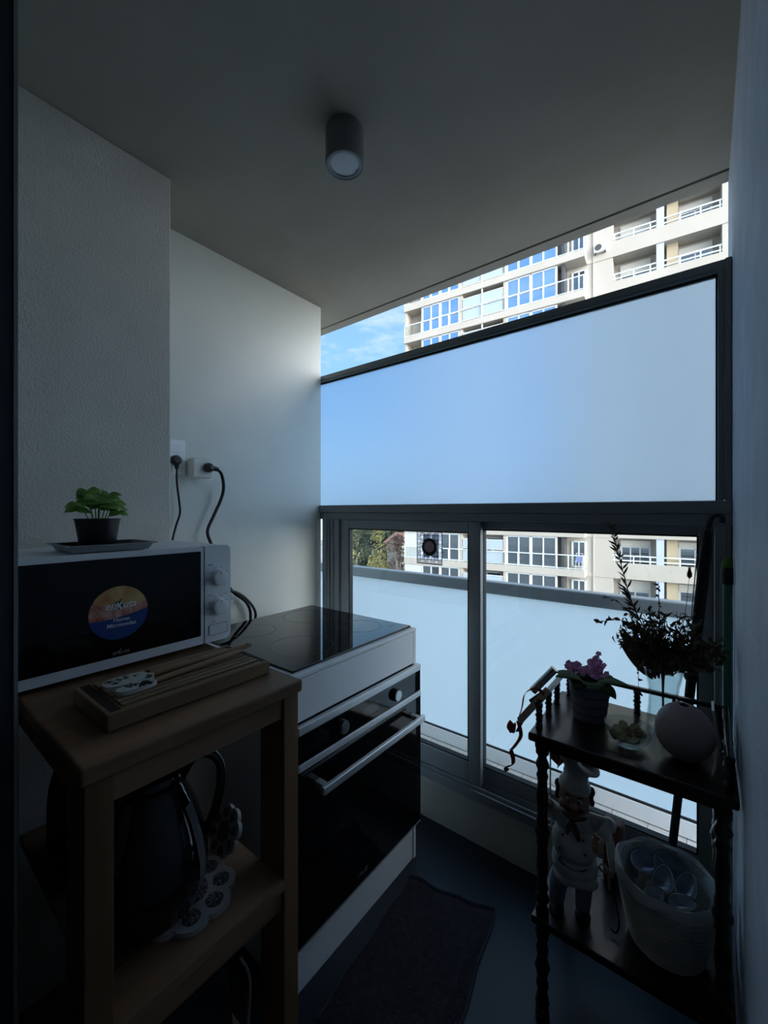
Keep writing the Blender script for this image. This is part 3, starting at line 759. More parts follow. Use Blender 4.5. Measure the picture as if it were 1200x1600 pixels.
# violet
vx, vy = -.255, 1.262
vp = thing('african_violet', 'pink flowering african violet in a banded grey pot on the plant stand', 'plant', (vx, vy, ez))
MB().lathe([(.036, ez + .0005), (.041, ez + .002), (.044, ez + .02), (.0475, ez + .05), (.0515, ez + .085), (.0535, ez + .098), (.0535, ez + .102), (.049, ez + .102), (.047, ez + .090), (.003, ez + .090)], (vx, vy, 0), 48).build('pot', 'pot_stone', vp, 50)
for zz, q in ((.024, .0445), (.047, .0475), (.072, .0503)):
    MB().tube([(vx + (q + .0003) * math.cos(2 * PI * i / 48), vy + (q + .0003) * math.sin(2 * PI * i / 48), ez + zz) for i in range(49)], .0012, 6).build('band', 'pot_line', vp)
lv = MB(); rnd = random.Random(11)
for k in range(11):
    a = 2 * PI * k / 11 + rnd.uniform(-.15, .15)
    d = Vector((math.cos(a), math.sin(a), rnd.uniform(.12, .42)))
    lv.leaf(Vector((vx, vy, ez + .106)) + Vector((math.cos(a), math.sin(a), 0)) * .022, d, (0, 0, 1), rnd.uniform(.060, .078), rnd.uniform(.046, .056), rnd.uniform(.05, .30), .05, 8)
lv.build('leaves', 'violet_leaf', vp, 60, solid=.0012)
fl = MB()
for k in range(95):
    q = rnd.random()
    if q < .72:
        e1 = rnd.gauss(0, .42); c_ = Vector((vx + .018 + .026 * max(-1.2, min(1.2, e1)), vy - .012 + rnd.gauss(0, .015), ez + .128 + .052 * rnd.random() * (1 - .6 * min(1, abs(e1)))))
    else: c_ = Vector((vx - .040 + rnd.gauss(0, .010), vy - .012 + rnd.gauss(0, .010), ez + .136 + rnd.gauss(0, .006)))
    n_ = Vector((rnd.gauss(0, .6), -.6 + rnd.gauss(0, .5), .8)).normalized(); u_ = n_.orthogonal().normalized(); w_ = n_.cross(u_)
    for j in range(5):
        a = 2 * PI * j / 5; fl.leaf(c_, u_ * math.cos(a) + w_ * math.sin(a) + n_ * .25, n_, .0085, .0085, .3, .1, 3)
fl.build('blossoms', 'violet_petal', vp, 0)
# glass bowl with dried slices
cx, cy = -.150, 1.178
gb = thing('glass_bowl', 'small clear glass bowl holding dried slices beside the violet', 'bowl', (cx, cy, ez))
o1 = [(.026, ez + .0005), (.030, ez + .003), (.042, ez + .014), (.050, ez + .030), (.0525, ez + .046), (.052, ez + .049)]
i1 = [(.050, ez + .048), (.048, ez + .031), (.040, ez + .017), (.026, ez + .008), (.002, ez + .007)]
MB().lathe(o1 + i1, (cx, cy, 0), 40).build('bowl', 'thin_glass', gb, 60)
rnd = random.Random(4)
slice_locs = []
for k in range(24):
    a = rnd.uniform(0, 2 * PI); q = .036 * math.sqrt(rnd.random())
    slice_locs.append((cx + q * math.cos(a), cy + q * math.sin(a), ez + .016 + .030 * rnd.random()))
words = ['pale yellow dried slice in the glass bowl', ]
for k, p in enumerate(slice_locs):
    n_ = Vector((rnd.gauss(0, .5), -.5 + rnd.gauss(0, .5), .9)).normalized(); u_ = n_.orthogonal().normalized(); w_ = n_.cross(u_)
    r_ = rnd.uniform(.010, .0145)
    sv = MB().prism(circle(r_, 18), p, u_, w_, n_, .0016).build('dried_slice', 'slice_yellow' if k % 4 else 'slice_brown')
    tag(sv, 'pale yellow dried slice among the others in the glass bowl' if k % 4 else 'brown dried slice among the yellow ones in the glass bowl', 'dried slice', 'yellow dried slices in the glass bowl' if k % 4 else 'brown dried slices in the glass bowl')
# egg vase
ex, ey = -.037, 1.190
pr = []
for i in range(26):
    t = -PI / 2 + (PI * .5 + 1.34) * i / 25
    pr.append((max(.0585 * math.cos(t), .004) if t > -1.2 else .0585 * math.cos(t) + .004, ez + .0645 + .064 * math.sin(t)))
pr[0] = (.018, ez + .0006)
egg = thing('egg_vase', 'round dusky pink egg-shaped vase with small dark opening', 'vase', (ex, ey, ez))
rt = pr[-1]
MB().lathe(pr + [(rt[0] - .003, rt[1] - .001), (rt[0] - .001, rt[1] - .012), (.002, rt[1] - .020)], (ex, ey, 0), 48).build('vase_body', 'egg_clay', egg, 60)
MB().lathe([(rt[0] - .0034, rt[1] - .0025), (.001, rt[1] - .0028)], (ex, ey, 0), 24).build('opening', 'hole_shade', egg, 0)  # black disc across the mouth, painted as the shade inside
# glass vase
gx, gy = -.087, 1.322
gv = thing('glass_vase', 'clear fluted glass vase holding the dried bouquet', 'vase', (gx, gy, ez))
def flut(r, z, n=48): return [(gx + (r * (1 + .025 * math.cos(12 * 2 * PI * i / n))) * math.cos(2 * PI * i / n), gy + (r * (1 + .025 * math.cos(12 * 2 * PI * i / n))) * math.sin(2 * PI * i / n), z) for i in range(n)]
out = [(.034, .0006), (.037, .006), (.036, .03), (.033, .06), (.032, .085), (.035, .115), (.042, .145), (.049, .165)]
inn = [(.046, .164), (.039, .144), (.032, .115), (.029, .085), (.030, .06), (.032, .03), (.031, .014), (.003, .012)]
MB().ring_loft([flut(r, ez + z) for r, z in out + inn]).build('vase_body', 'thin_glass', gv, 60)
# dried bouquet: separate sprigs
base = Vector((gx, gy, ez + .03))
def sprig(name, label, group, tip, mid, r0, leaf_fn, m, lm):
    th = thing(name, label, 'dried flower', base, group)
    P_ = cord([base, base.lerp(Vector((gx, gy, ez + .16)), .9) + (Vector(mid) - base) * .12, Vector(mid), Vector(tip)], 1)
    n = len(P_); s_ = MB().tube(P_, [r0 * (1 - .75 * i / n) for i in range(n)], 6).build('stem', m, th)
    b = MB(); leaf_fn(b, P_); b.build('leaves', lm, th, 60); return th
rnd = random.Random(21)
def fern(b, P):
    n = len(P)
    for i in range(int(n * .45), n):
        t = (P[min(i + 1, n - 1)] - P[i - 1]).normalized(); k = 1 - .55 * (i - n * .45) / (n * .55)
        for j in range(9):
            s_ = Vector((rnd.gauss(0, 1), rnd.gauss(0, .8), rnd.gauss(0, .4))).normalized()
            b.leaf(P[i - 1].lerp(P[i], rnd.random()), t * .8 + s_ * .75, s_.cross(t), .044 * k * rnd.uniform(.6, 1.1), .0058, -.2, 0, 3)
def tiny(b, P, n0=.4, L=.022, w=.009, m=3):
    n = len(P)
    for i in range(int(n * n0), n):
        t = (P[min(i + 1, n - 1)] - P[i - 1]).normalized()
        for j in range(m):
            s_ = Vector((rnd.gauss(0, 1), rnd.gauss(0, 1), rnd.gauss(0, .8))).normalized()
            b.leaf(P[i - 1].lerp(P[i], rnd.random()), t * .4 + s_, s_.cross(t), L * rnd.uniform(.5, 1.2), w * rnd.uniform(.6, 1.2), rnd.uniform(-.5, .8), .15, 4)
def budtip(b, P):
    for j in range(7):
        a = 2 * PI * j / 7; b.leaf(P[-1] - Vector((0, 0, .012)), Vector((math.cos(a) * .5, math.sin(a) * .5, 1)), (math.cos(a), math.sin(a), 0), .026, .010, .7, .1, 4)
    i = int(len(P) * .7); b.leaf(P[i], Vector((-.9, 0, -.35)), (0, 0, 1), .032, .008, .3, .1, 4)
sprig('fern_sprig', 'tall dark fern-like spike, highest of the dried bouquet', 'dried sprigs in the glass vase', (-.206, 1.300, 1.292), (-.158, 1.31, 1.08), .0028, fern, 'dry_brown', 'dry_olive')
sprig('bud_sprig', 'thin dried stem ending in a star-shaped seed head', 'dried sprigs in the glass vase', (-.030, 1.300, 1.170), (-.045, 1.31, 1.03), .0016, budtip, 'dry_brown', 'dry_brown')
sprig('spike_sprig', 'short straight dried spike in the middle of the bouquet', 'dried sprigs in the glass vase', (-.096, 1.300, 1.138), (-.093, 1.31, 1.02), .0022, lambda b, P: tiny(b, P, .72, .010, .005, 6), 'dry_brown', 'dry_brown')
sprig('twig_sprig', 'curled bare dried twig reaching left above the bouquet', 'dried sprigs in the glass vase', (-.222, 1.300, 1.090), (-.168, 1.31, 1.055), .0022, lambda b, P: tiny(b, P, .55, .014, .004, 1), 'dry_brown', 'dry_brown')
sprig('leaf_sprig', 'low leafy dried sprig pointing left toward the handrail', 'dried sprigs in the glass vase', (-.238, 1.300, 1.015), (-.160, 1.31, 1.02), .002, lambda b, P: tiny(b, P, .55, .016, .010, 3), 'dry_brown', 'dry_olive')
sprig('leaf_sprig', 'dried sprig drooping right in front of the green pole', 'dried sprigs in the glass vase', (.040, 1.290, .965), (-.02, 1.31, 1.00), .002, lambda b, P: tiny(b, P, .45, .020, .012, 4), 'dry_brown', 'dry_olive')
sprig('leaf_sprig', 'dried sprig hanging over the left rim of the vase', 'dried sprigs in the glass vase', (-.140, 1.29, .840), (-.136, 1.30, .915), .0014, lambda b, P: tiny(b, P, .6, .012, .007, 2), 'dry_brown', 'dry_brown')
# broad corn-husk like leaf bundle and the tangled mass
hb = thing('dried_husk', 'broad dark dried leaf bundle at the left of the bouquet', 'dried flower', base, 'dried sprigs in the glass vase')
b = MB()
for k, (tx, tz, L, w) in enumerate(((-.085, .170, .150, .026), (-.100, .17, .145, .024), (-.062, .18, .140, .022), (-.118, .15, .115, .020), (-.036, .19, .130, .018))):
    b.leaf((gx + tx * .28, gy + .004 * k, ez + .125), (tx, 0, tz), (-.3, -1, .2), L, w * 1.15, rnd.uniform(-.2, .15), .2, 8)
b.build('husk_leaves', 'dry_brown', hb, 60)
bm_ = tag(MB().leaf((gx, gy, ez + .15), (0, 0, 1), (0, -1, 0), .01, .004).build('tmp', 'dry_olive'), 'x', 'x')
bpy.data.objects.remove(bm_)
mass = thing('dried_flower_bunch', 'dense tangle of dried brown and olive flowers filling the vase mouth', 'dried flower', (gx, gy, ez + .165))
b = MB(); c2 = MB(); c3 = MB()
for k in range(230):
    u_ = rnd.uniform(-1.05, 1.05); q = rnd.uniform(.05, .172) * (1 - .18 * abs(u_)); vdep = rnd.uniform(-.42, .42)
    tip = Vector((gx, gy - .012, ez + .160)) + Vector((math.sin(u_) * 1.05, vdep * .75, math.cos(u_) * .92 + (.05 if u_ > 0 else 0))) * q
    if k % 5 == 0: tip = Vector((gx + rnd.uniform(.02, .13), gy - .01 + rnd.uniform(-.04, .04), ez + rnd.uniform(.18, .255)))
    tip.x = min(tip.x, .048); tip.y = min(tip.y, 1.43)
    p0 = Vector((gx + rnd.uniform(-.022, .022), gy + rnd.uniform(-.022, .022), ez + .150)); d = (tip - p0).normalized()
    m_ = p0.lerp(tip, .5) + Vector((0, 0, .012)); b.tube([p0, m_, tip], [.0011, .0009, .0007], 5)
    for j in range(12):
        s_ = Vector((rnd.gauss(0, 1), rnd.gauss(0, 1), rnd.gauss(0, 1))).normalized()
        f = rnd.uniform(.35, 1.05); pp = p0.lerp(tip, f)
        (c2 if k % 3 else c3).leaf(pp, s_ + d * .4, s_.orthogonal(), rnd.uniform(.008, .021), rnd.uniform(.004, .010), rnd.uniform(-.6, .9), .2, 3)
b.build('stems', 'dry_brown', mass, 0); c2.build('leaves', 'dry_olive', mass, 60); c3.build('flower_heads', 'dry_brown', mass, 60)
# small leaning frame near the right wall
lf = thing('picture_frame', 'small thin frame tilted at the back right end of the plant stand', 'picture frame', (.030, 1.315, ez))
FM = Matrix.Translation((.031, 1.318, ez + .0008)) @ Matrix.Rotation(math.radians(-9), 4, 'Y')
b = MB(); b.M = FM; b.box(-.002, .0015, -.030, .030, .001, .088, .0005); b.build('frame_back', 'black_gloss', lf)
b = MB(); b.M = FM; b.ring_loft([[(-.003, y, z) for y, z in ((-.033, 0), (.033, 0), (.033, .092), (-.033, .092))], [(.002, y, z) for y, z in ((-.033, 0), (.033, 0), (.033, .092), (-.033, .092))], [(.002, y, z) for y, z in ((-.0302, .0008), (.0302, .0008), (.0302, .0888), (-.0302, .0888))], [(-.003, y, z) for y, z in ((-.0302, .0008), (.0302, .0008), (.0302, .0888), (-.0302, .0888))]], False, False)
b.build('frame_edge', 'steel', lf, 0)
# ribbon-tied ornament on the left gallery
on = thing('ribbon_ornament', 'rust ribbon ornament with red rose, metal tube and flat stick on the left gallery', 'ornament', (-.365, 1.15, .80))
P0, P1 = Vector((-.372, 1.140, .836)), Vector((-.318, 1.155, .905))
MB().tube([P0, P1], .0105, 14).build('metal_tube', 'foil', on)
d_ = (Vector((-.402, 1.12, .752)) - Vector((-.335, 1.145, .845))).normalized()
b = MB(); o0 = Vector((-.330, 1.138, .852)); u_ = d_; n_ = Vector((0.25, -.95, .2)); n_ = (n_ - u_ * n_.dot(u_)).normalized(); w_ = u_.cross(n_)
b.prism([(0, -.009), (.118, -.009), (.125, 0), (.118, .009), (0, .009)], o0, u_, w_, n_, .004); b.build('flat_stick', 'flat_wood', on, 0)
MB().tube([Vector((-.376, 1.132, .808)), Vector((-.340, 1.145, .842))], .006, 10).build('short_stick', 'black_plastic', on)
ctr = Vector((-.352, 1.128, .846))
b = MB()
def rib(pts, w0, side=(0, -.3, 1)):
    P_ = cord(pts, 1); b.strip(P_, [w0] * len(P_), Vector(side).normalized())
rib([(-.338, 1.128, .840), (-.352, 1.122, .852), (-.372, 1.122, .846), (-.390, 1.125, .825), (-.396, 1.125, .79), (-.405, 1.12, .757)], .011, (.5, -.2, .8))
rib([(-.405, 1.118, .752), (-.397, 1.118, .715), (-.412, 1.116, .683), (-.425, 1.116, .665)], .013, (.8, -.2, .35))
rib([(-.425, 1.116, .665), (-.418, 1.116, .645), (-.420, 1.116, .625), (-.440, 1.118, .612), (-.436, 1.12, .600)], .015, (.7, 0, .7))
rib([(-.385, 1.12, .772), (-.398, 1.115, .742), (-.408, 1.115, .722)], .010, (.8, -.2, .3))
b.build('ribbon', 'ribbon_rust', on, 60, solid=.0008)
b = MB(); rc = Vector((-.421, 1.114, .730))
for k in range(9):
    a = k * 2.1; q = .004 + .0011 * k
    b.leaf(rc + Vector((math.cos(a) * q * .6, math.sin(a) * q * .4, -.014)), Vector((math.cos(a) * .45, math.sin(a) * .3, 1)), (math.cos(a), math.sin(a), 0), .030, .022, .25, -.2, 5)
b.build('rose', 'rose_red', on, 60, solid=.0008)
# pouch and cords hanging under the top at the left
hg = thing('hanging_pouch', 'rust orange pouch hanging by pale cords behind the front left leg', 'ornament', (-.318, 1.16, .44))
b = MB(); b.prism([(-.024, .034), (.022, .034), (.018, -.012), (.004, -.030), (-.020, -.014)], (-.313, 1.160, .672), (1, 0, 0), (0, 0, 1), (0, 1, 0), .010); b.build('pouch', 'orange_cloth', hg, 0)
MB().tube(cord([(-.292, 1.158, .708), (-.300, 1.156, .675), (-.311, 1.156, .640)], 1), .0014, 6).build('cord', 'cord_beige', hg)
MB().tube(cord([(-.332, 1.160, .708), (-.331, 1.160, .66), (-.331, 1.160, .55), (-.328, 1.160, .46), (-.322, 1.160, .42)], 1), .002, 6).build('cord', 'cord_beige', hg)
# dark box behind the figurine
bx_ = tag(MB().box(-.232, -.180, 1.315, 1.365, .2705, .440, .010, 3).build('small_box', 'red_brown_box'), 'dark red-brown box standing behind the chef figurine', 'box')

# basket with shells
bx, by, bz = -.075, 1.215, .2705
bk = thing('rope_basket', 'pale woven rope basket with folded liner on the lower shelf of the plant stand', 'basket', (bx, by, bz))
pr = [(.060, bz)]
nc = 13
for i in range(nc * 6 + 1):
    t = i / (nc * 6); z_ = bz + .004 + t * .165; r_ = .070 + .034 * t ** .8
    pr.append((r_ + .0065 * abs(math.sin(PI * t * nc)), z_))
zt2 = bz + .170; rt2 = .104
MB().lathe(pr + [(rt2 + .001, zt2 + .003), (rt2 - .006, zt2 + .003), (.092, zt2 - .03), (.075, bz + .05), (.003, bz + .045)], (bx, by, 0), 56).build('basket_body', 'basket_rope', bk, 60)
rings = []
for r_, z_, w_ in ((.090, -.03, 0), (.0985, .002, .002), (.104, .009, .003), (.1085, .004, .003), (.1105, -.014, .004)):
    rings.append([(bx + (r_ + .0015 * math.sin(9 * 2 * PI * i / 72)) * math.cos(2 * PI * i / 72), by + (r_ + .0015 * math.sin(9 * 2 * PI * i / 72)) * math.sin(2 * PI * i / 72), zt2 + z_ + w_ * math.sin(7 * 2 * PI * i / 72)) for i in range(72)])
MB().ring_loft(rings, False, False).build('liner', 'basket_lining', bk, 60)
for a0 in (PI * 1.0, 0.05):
    c_ = Vector((bx + .111 * math.cos(a0), by + .106 * math.sin(a0), zt2 - .01)); t_ = Vector((-math.sin(a0), math.cos(a0), 0)); o_ = Vector((math.cos(a0), math.sin(a0), 0))
    k = 1 if a0 > 1 else .45
    P_ = cord([c_ - t_ * .022 - Vector((0, 0, .03)), c_ - t_ * .020 + o_ * .006, c_ - t_ * .01 + o_ * .012 * k + Vector((0, 0, .040 * k)), c_ + t_ * .01 + o_ * .012 * k + Vector((0, 0, .040 * k)), c_ + t_ * .020 + o_ * .006, c_ + t_ * .022 - Vector((0, 0, .03))], 1)
    MB().tube(P_, .0062, 8).build('rope_handle', 'basket_rope', bk)
b = MB(); c_ = Vector((bx - .118, by - .035, zt2 - .030))
for pts in ([(0, 0, 0), (-.012, -.006, .014), (-.022, -.008, .006), (-.012, -.006, -.004), (0, 0, 0)], [(0, 0, 0), (.006, -.014, .012), (.012, -.020, .003), (.004, -.010, -.006), (0, 0, 0)], [(0, 0, 0), (-.018, -.006, -.018), (-.036, -.008, -.030)], [(0, 0, 0), (.002, -.008, -.020), (.004, -.010, -.040)]):
    P_ = cord([c_ + Vector(p) for p in pts], 1); b.strip(P_, [.011] * len(P_), Vector((.5, -.3, .8)).normalized())
b.build('bow', 'cord_beige', bk, 60, solid=.001)
MB().tube(cord([c_ + Vector((.004, -.006, -.004)), c_ + Vector((.014, -.016, -.04)), c_ + Vector((.026, -.018, -.10)), c_ + Vector((.020, -.022, -.128)), c_ + Vector((.008, -.022, -.125))], 1), .002, 6).build('drawstring', 'black_fabric', bk)
def shell(label, c, nrm, up, L, Wd, group):
    th = thing('sea_shell', label, 'shell', c, group)
    n_ = Vector(nrm).normalized(); u_ = Vector(up); u_ = (u_ - n_ * u_.dot(n_)).normalized(); w_ = n_.cross(u_)
    def rg(k, dep):
        R = []
        for i in range(36):
            a = 2 * PI * i / 36
            x = L / 2 * math.cos(a); y = Wd / 2 * math.sin(a) * (1 - .22 * math.cos(a))
            R.append(Vector(c) + u_ * x * k + w_ * y * k - n_ * dep)
        return R
    D_ = Wd * .28
    MB().ring_loft([rg(.93, .001), rg(.75, D_ * .55), rg(.45, D_ * .88), rg(.1, D_)], False, True).build('shell_inside', 'shell_pearl', th, 60)
    MB().ring_loft([rg(1.0, -.0005), rg(.82, D_ * .6 + .002), rg(.5, D_ * .95 + .003), rg(.1, D_ + .004)], False, True).build('shell_outside', 'shell_blue', th, 60)
    MB().ring_loft([rg(1.01, -.0006), rg(1.0, .0016), rg(.89, .0014), rg(.90, -.0008)], False, False).build('rim', 'shell_rim', th, 60)
zs = zt2 - .018; gs = 'sea shells in the rope basket'
shell('large pale-bellied blue shell at the back left of the basket', (bx - .040, by + .035, zs + .006), (.1, -.5, 1), (1, .5, 0), .080, .056, gs)
shell('dark blue shell standing at the back middle of the basket', (bx + .012, by + .050, zs + .010), (.0, -.8, .7), (1, -.1, .1), .086, .058, gs)
shell('shell with pale rim lying in the middle of the basket', (bx - .006, by - .005, zs + .010), (-.5, -.5, .8), (.3, 1, 0), .066, .052, gs)
shell('shell with pale rim right of the middle one in the basket', (bx + .040, by + .010, zs + .008), (-.45, -.5, .8), (.5, 1, 0), .066, .048, gs)
shell('dark-bellied shell at the front right inside the basket', (bx + .034, by - .038, zs), (-.2, -.3, 1), (1, .3, 0), .056, .040, gs)
shell('small pale shell at the front of the basket', (bx - .018, by - .052, zs - .002), (.2, -.4, .9), (.8, 1, 0), .050, .036, gs)
b = MB(); rnd = random.Random(9)
for k in range(7):
    p = Vector((bx - .062 + rnd.uniform(0, .03), by - .035 + rnd.uniform(-.01, .03), zs - .012)); b.tube([p, p + Vector((rnd.uniform(-.01, .02), rnd.uniform(-.01, .01), .024))], .0011, 5)
tag(b.build('dried_twigs', 'cord_beige'), 'pale dry twigs at the left inside the basket', 'twigs', kind='stuff')

# black umbrella and green broom against the window
um = thing('umbrella', 'black closed umbrella with hooked top leaning on the window frame', 'umbrella', (-.105, 1.455, 0))
T0, T1 = Vector((-.105, 1.452, .0)), Vector((.008, 1.452, 1.275))
dv = (T1 - T0)
MB().tube([T0 + dv * t for t in (0.004, .05, .3, .5, .7, .85, .95, 1.)], [.006, .011, .013, .0135, .0155, .0175, .0175, .012], 12, flat=.8).build('canopy', 'black_fabric', um)
tp = T1
MB().tube(cord([tp - dv * .02, tp + Vector((.003, 0, .022)), tp + Vector((.010, 0, .040)), tp + Vector((.022, 0, .044)), tp + Vector((.031, 0, .034)), tp + Vector((.029, 0, .022))], 1), .0068, 10).build('hook_handle', 'black_plastic', um)
MB().tube([T0 + dv * .80 + Vector((-.016, -.009, 0)), T0 + dv * .95 + Vector((-.0185, -.009, 0))], .0016, 6).build('rib', 'umbrella_rib', um)
br = thing('broom', 'green broom pole with dark collar standing in the corner by the right wall', 'broom', (.046, 1.425, 0))
MB().lathe([(.0095, .03), (.0095, 1.135)], (.0475, 1.425, 0), 18).build('pole', 'green_pole', br)
MB().lathe([(.0125, 1.135), (.013, 1.138), (.013, 1.178), (.011, 1.180)], (.0475, 1.425, 0), 20).build('collar', 'black_plastic', br)
MB().lathe([(.0115, 1.1805), (.012, 1.190), (.009, 1.205), (.002, 1.210)], (.0475, 1.425, 0), 20).build('cap', 'green_cap', br, 60)
MB().box(-.020, .058, 1.418, 1.448, .0005, .0295, .004).build('broom_head', 'black_plastic', br)

# ------------------------------------------------------------------ rug
A_, B_, C_, D_ = (-.840, 1.222), (-.545, 1.288), (-.468, .745), (-.800, .735)
nx, ny = 40, 60; b = MB(); rows = []; rnd = random.Random(2)
def rp_(u, v):
    x = (A_[0] * (1 - u) + B_[0] * u) * (1 - v) + (D_[0] * (1 - u) + C_[0] * u) * v
    y = (A_[1] * (1 - u) + B_[1] * u) * (1 - v) + (D_[1] * (1 - u) + C_[1] * u) * v
    return x, y
for j in range(ny + 1):
    v = j / ny; row = []
    for i in range(nx + 1):
        u = i / nx; x, y = rp_(u, v); ed = min(u, 1 - u, v, 1 - v)
        y += .006 * math.sin(u * 14) * max(0, 1 - v * 6); x += .003 * math.sin(v * 16) * (1 if u in (0, 1) else 0)
        z = .004 + .007 * min(1, ed * 14) + .0013 * math.sin(j * 2.1) * math.sin(i * 2.6) + .010 * max(0, 1 - v * 9) * (math.sin(u * 9) * .5 + .5)
        row.append(b.v((x, y, z)))
    rows.append(row)
for r0, r1 in zip(rows, rows[1:]):
    for i in range(nx): b.bm.faces.new((r0[i], r0[i + 1], r1[i + 1], r1[i]))
rug = thing('rug', 'small dark woven rug on the floor in front of the oven', 'rug', (-.66, 1.0, 0))
b.build('pile', 'rug', rug, 60)
P_ = [(*rp_(1, v / 30), .006) for v in range(31)]
MB().tube([(x + .003 * math.sin(i * .5), y, z) for i, (x, y, z) in enumerate(P_)], .003, 6).build('binding', 'rug_edge', rug)
P_ = [(*rp_(0, v / 30), .006) for v in range(31)]
MB().tube([(x + .003 * math.sin(i * .5), y, z) for i, (x, y, z) in enumerate(P_)], .003, 6).build('binding', 'rug_edge', rug)
P_ = []
for i in range(31):
    x, y = rp_(i / 30, 0); P_.append((x, y + .006 * math.sin(i / 30 * 14), .010 + .010 * (math.sin(i / 30 * 9) * .5 + .5)))
MB().tube(P_, .003, 6).build('binding', 'rug_edge', rug)

# ------------------------------------------------------------------ lattice sticker on the left pane
dx0, dx1, dz0, dz1, dy = -1.010, -.884, 1.100, 1.2405, 1.5338
dc = thing('window_decal', 'black lattice sticker with round pink medallion on the left window pane', 'sticker', ((dx0 + dx1) / 2, dy, dz0))
MB().box(dx0, dx1, dy - .0001, dy + .0001, dz0, dz1).build('film', 'decal_film', dc, 0)
b = MB(); nxx, nzz = 7, 8; yb0, yb1 = dy - .0006, dy - .0002
for i in range(nxx + 1):
    x = dx0 + (dx1 - dx0) * i / nxx; w_ = .0025 if 0 < i < nxx else .004
    b.box(x - w_ / 2, x + w_ / 2, yb0, yb1, dz0, dz1)
for j in range(nzz + 1):
    z = dz0 + (dz1 - dz0) * j / nzz; w_ = .0025 if 0 < j < nzz else .004
    b.box(dx0, dx1, yb0, yb1, z - w_ / 2, z + w_ / 2)
for i in range(nxx):
    for j in range(nzz):
        if (i + j) % 2 == 0:
            cx_, cz_ = dx0 + (dx1 - dx0) * (i + .5) / nxx, dz0 + (dz1 - dz0) * (j + .5) / nzz
            b.prism([(0, -.006), (.0012, -.001), (.004, .002), (.002, .0045), (0, .003), (-.002, .0045), (-.004, .002), (-.0012, -.001)], (cx_, yb0, cz_), (1, 0, 0), (0, 0, 1), (0, 1, 0), .0004)
for i in range(nxx * 2 + 1):
    for z in (dz0, dz1): b.box(dx0 + (dx1 - dx0) * i / 14 - .0016, dx0 + (dx1 - dx0) * i / 14 + .0016, yb0, yb1, z - .003, z + .003)
b.build('lattice', 'decal_black', dc, 0)
mcx, mcz = (dx0 + dx1) / 2, (dz0 + dz1) / 2 + .003
b = MB(); n = 64
ro = [(mcx + (.0385 + .0012 * math.cos(16 * 2 * PI * i / n)) * math.cos(2 * PI * i / n), mcz + (.0385 + .0012 * math.cos(16 * 2 * PI * i / n)) * math.sin(2 * PI * i / n)) for i in range(n)]
ri = [(mcx + .0245 * math.cos(2 * PI * i / n), mcz + .0245 * math.sin(2 * PI * i / n)) for i in range(n)]
b.ring_loft([[(x, dy - .0007, z) for x, z in ro], [(x, dy - .0009, z) for x, z in ri]], False, False); b.build('medallion_ring', 'decal_black', dc, 0)
b = MB(); b.prism(circle(.0245, 40), (mcx, dy - .0007, mcz), (1, 0, 0), (0, 0, 1), (0, 1, 0), .0003); b.build('medallion', 'decal_pink', dc, 0)
# ------------------------------------------------------------------ chef figurine
cf = thing('chef_figurine', 'white-jacketed chef figurine with tall hat holding the front left leg of the plant stand', 'figurine', (-.272, 1.168, .2705))
CM = Matrix.Translation((-.272, 1.168, .2705)) @ Matrix.Rotation(.20, 4, 'Z')
def cm(): b = MB(); b.M = CM; return b
def limb(b, pts, r, seg=12):
    b.tube(pts, r, seg)
    for p, q in zip(pts, r): b.ell(p, (q, q, q), 12, 8)
# one continuous body: legs, trunk, arms with fingers, neck and head
b = cm()
b.ell((0, 0, .120), (.042, .036, .038)); b.ell((0, -.004, .180), (.050, .045, .050)); b.ell((0, 0, .235), (.043, .035, .040))
limb(b, [(-.026, 0, .115), (-.038, -.004, .065), (-.043, -.004, .018)], [.022, .018, .014]); limb(b, [(.020, 0, .115), (.022, 0, .065), (.020, -.002, .018)], [.022, .018, .014])
limb(b, [(0, 0, .255), (0, -.004, .285)], [.020, .019])
limb(b, [(-.040, 0, .250), (-.064, .004, .258), (-.060, -.028, .280)], [.015, .0135, .0105])
limb(b, [(.040, 0, .252), (.079, .002, .252), (.060, -.042, .240)], [.015, .0145, .011])
b.ell((0, -.004, .308), (.039, .038, .040)); b.ell((0, -.010, .292), (.036, .034, .027)); b.ell((0, 0, .335), (.034, .034, .024))
for s_ in (-1, 1): b.ell((s_ * .022, -.030, .298), (.0145, .012, .012)); b.ell((s_ * .040, .0, .306), (.006, .008, .012))
b.ell((0, -.046, .304), (.0088, .0095, .0085)); b.ell((0, -.036, .277), (.014, .010, .008))
# right hand wrapped round the leg, left fist in front of the hip
b.ell((-.058, -.036, .288), (.011, .012, .013))
for k in range(4): limb(b, [(-.060, -.046, .280 + .0058 * k), (-.069, -.054, .281 + .0058 * k), (-.080, -.050, .281 + .0058 * k)], [.0037, .0036, .0031], 8)
limb(b, [(-.052, -.042, .294), (-.058, -.054, .300), (-.068, -.055, .303)], [.004, .0038, .003], 8)
b.ell((.055, -.052, .237), (.0125, .0125, .0155))
for k in range(4): limb(b, [(.064, -.058, .2505 - .0085 * k), (.054 - .002 * (k % 2), -.0735 + .0015 * (k == 3), .2500 - .0085 * k), (.043, -.066, .2490 - .0085 * k)], [.0039, .0038, .0032], 8)
limb(b, [(.050, -.050, .254), (.046, -.062, .2605), (.055, -.070, .2605)], [.0044, .004, .0034], 8)
remeshed(b, 'body', 'chef_skin', cf, .0011, 3)
b = cm(); b.ell((0, .002, .238), (.0475, .040, .043)); b.ell((0, -.006, .188), (.0555, .051, .056)); b.ell((0, -.004, .150), (.054, .049, .026))
limb(b, [(-.040, 0, .250), (-.064, .004, .258), (-.0615, -.016, .271)], [.019, .0175, .0155]); limb(b, [(.040, 0, .252), (.079, .002, .252), (.066, -.030, .243)], [.0195, .019, .0155])
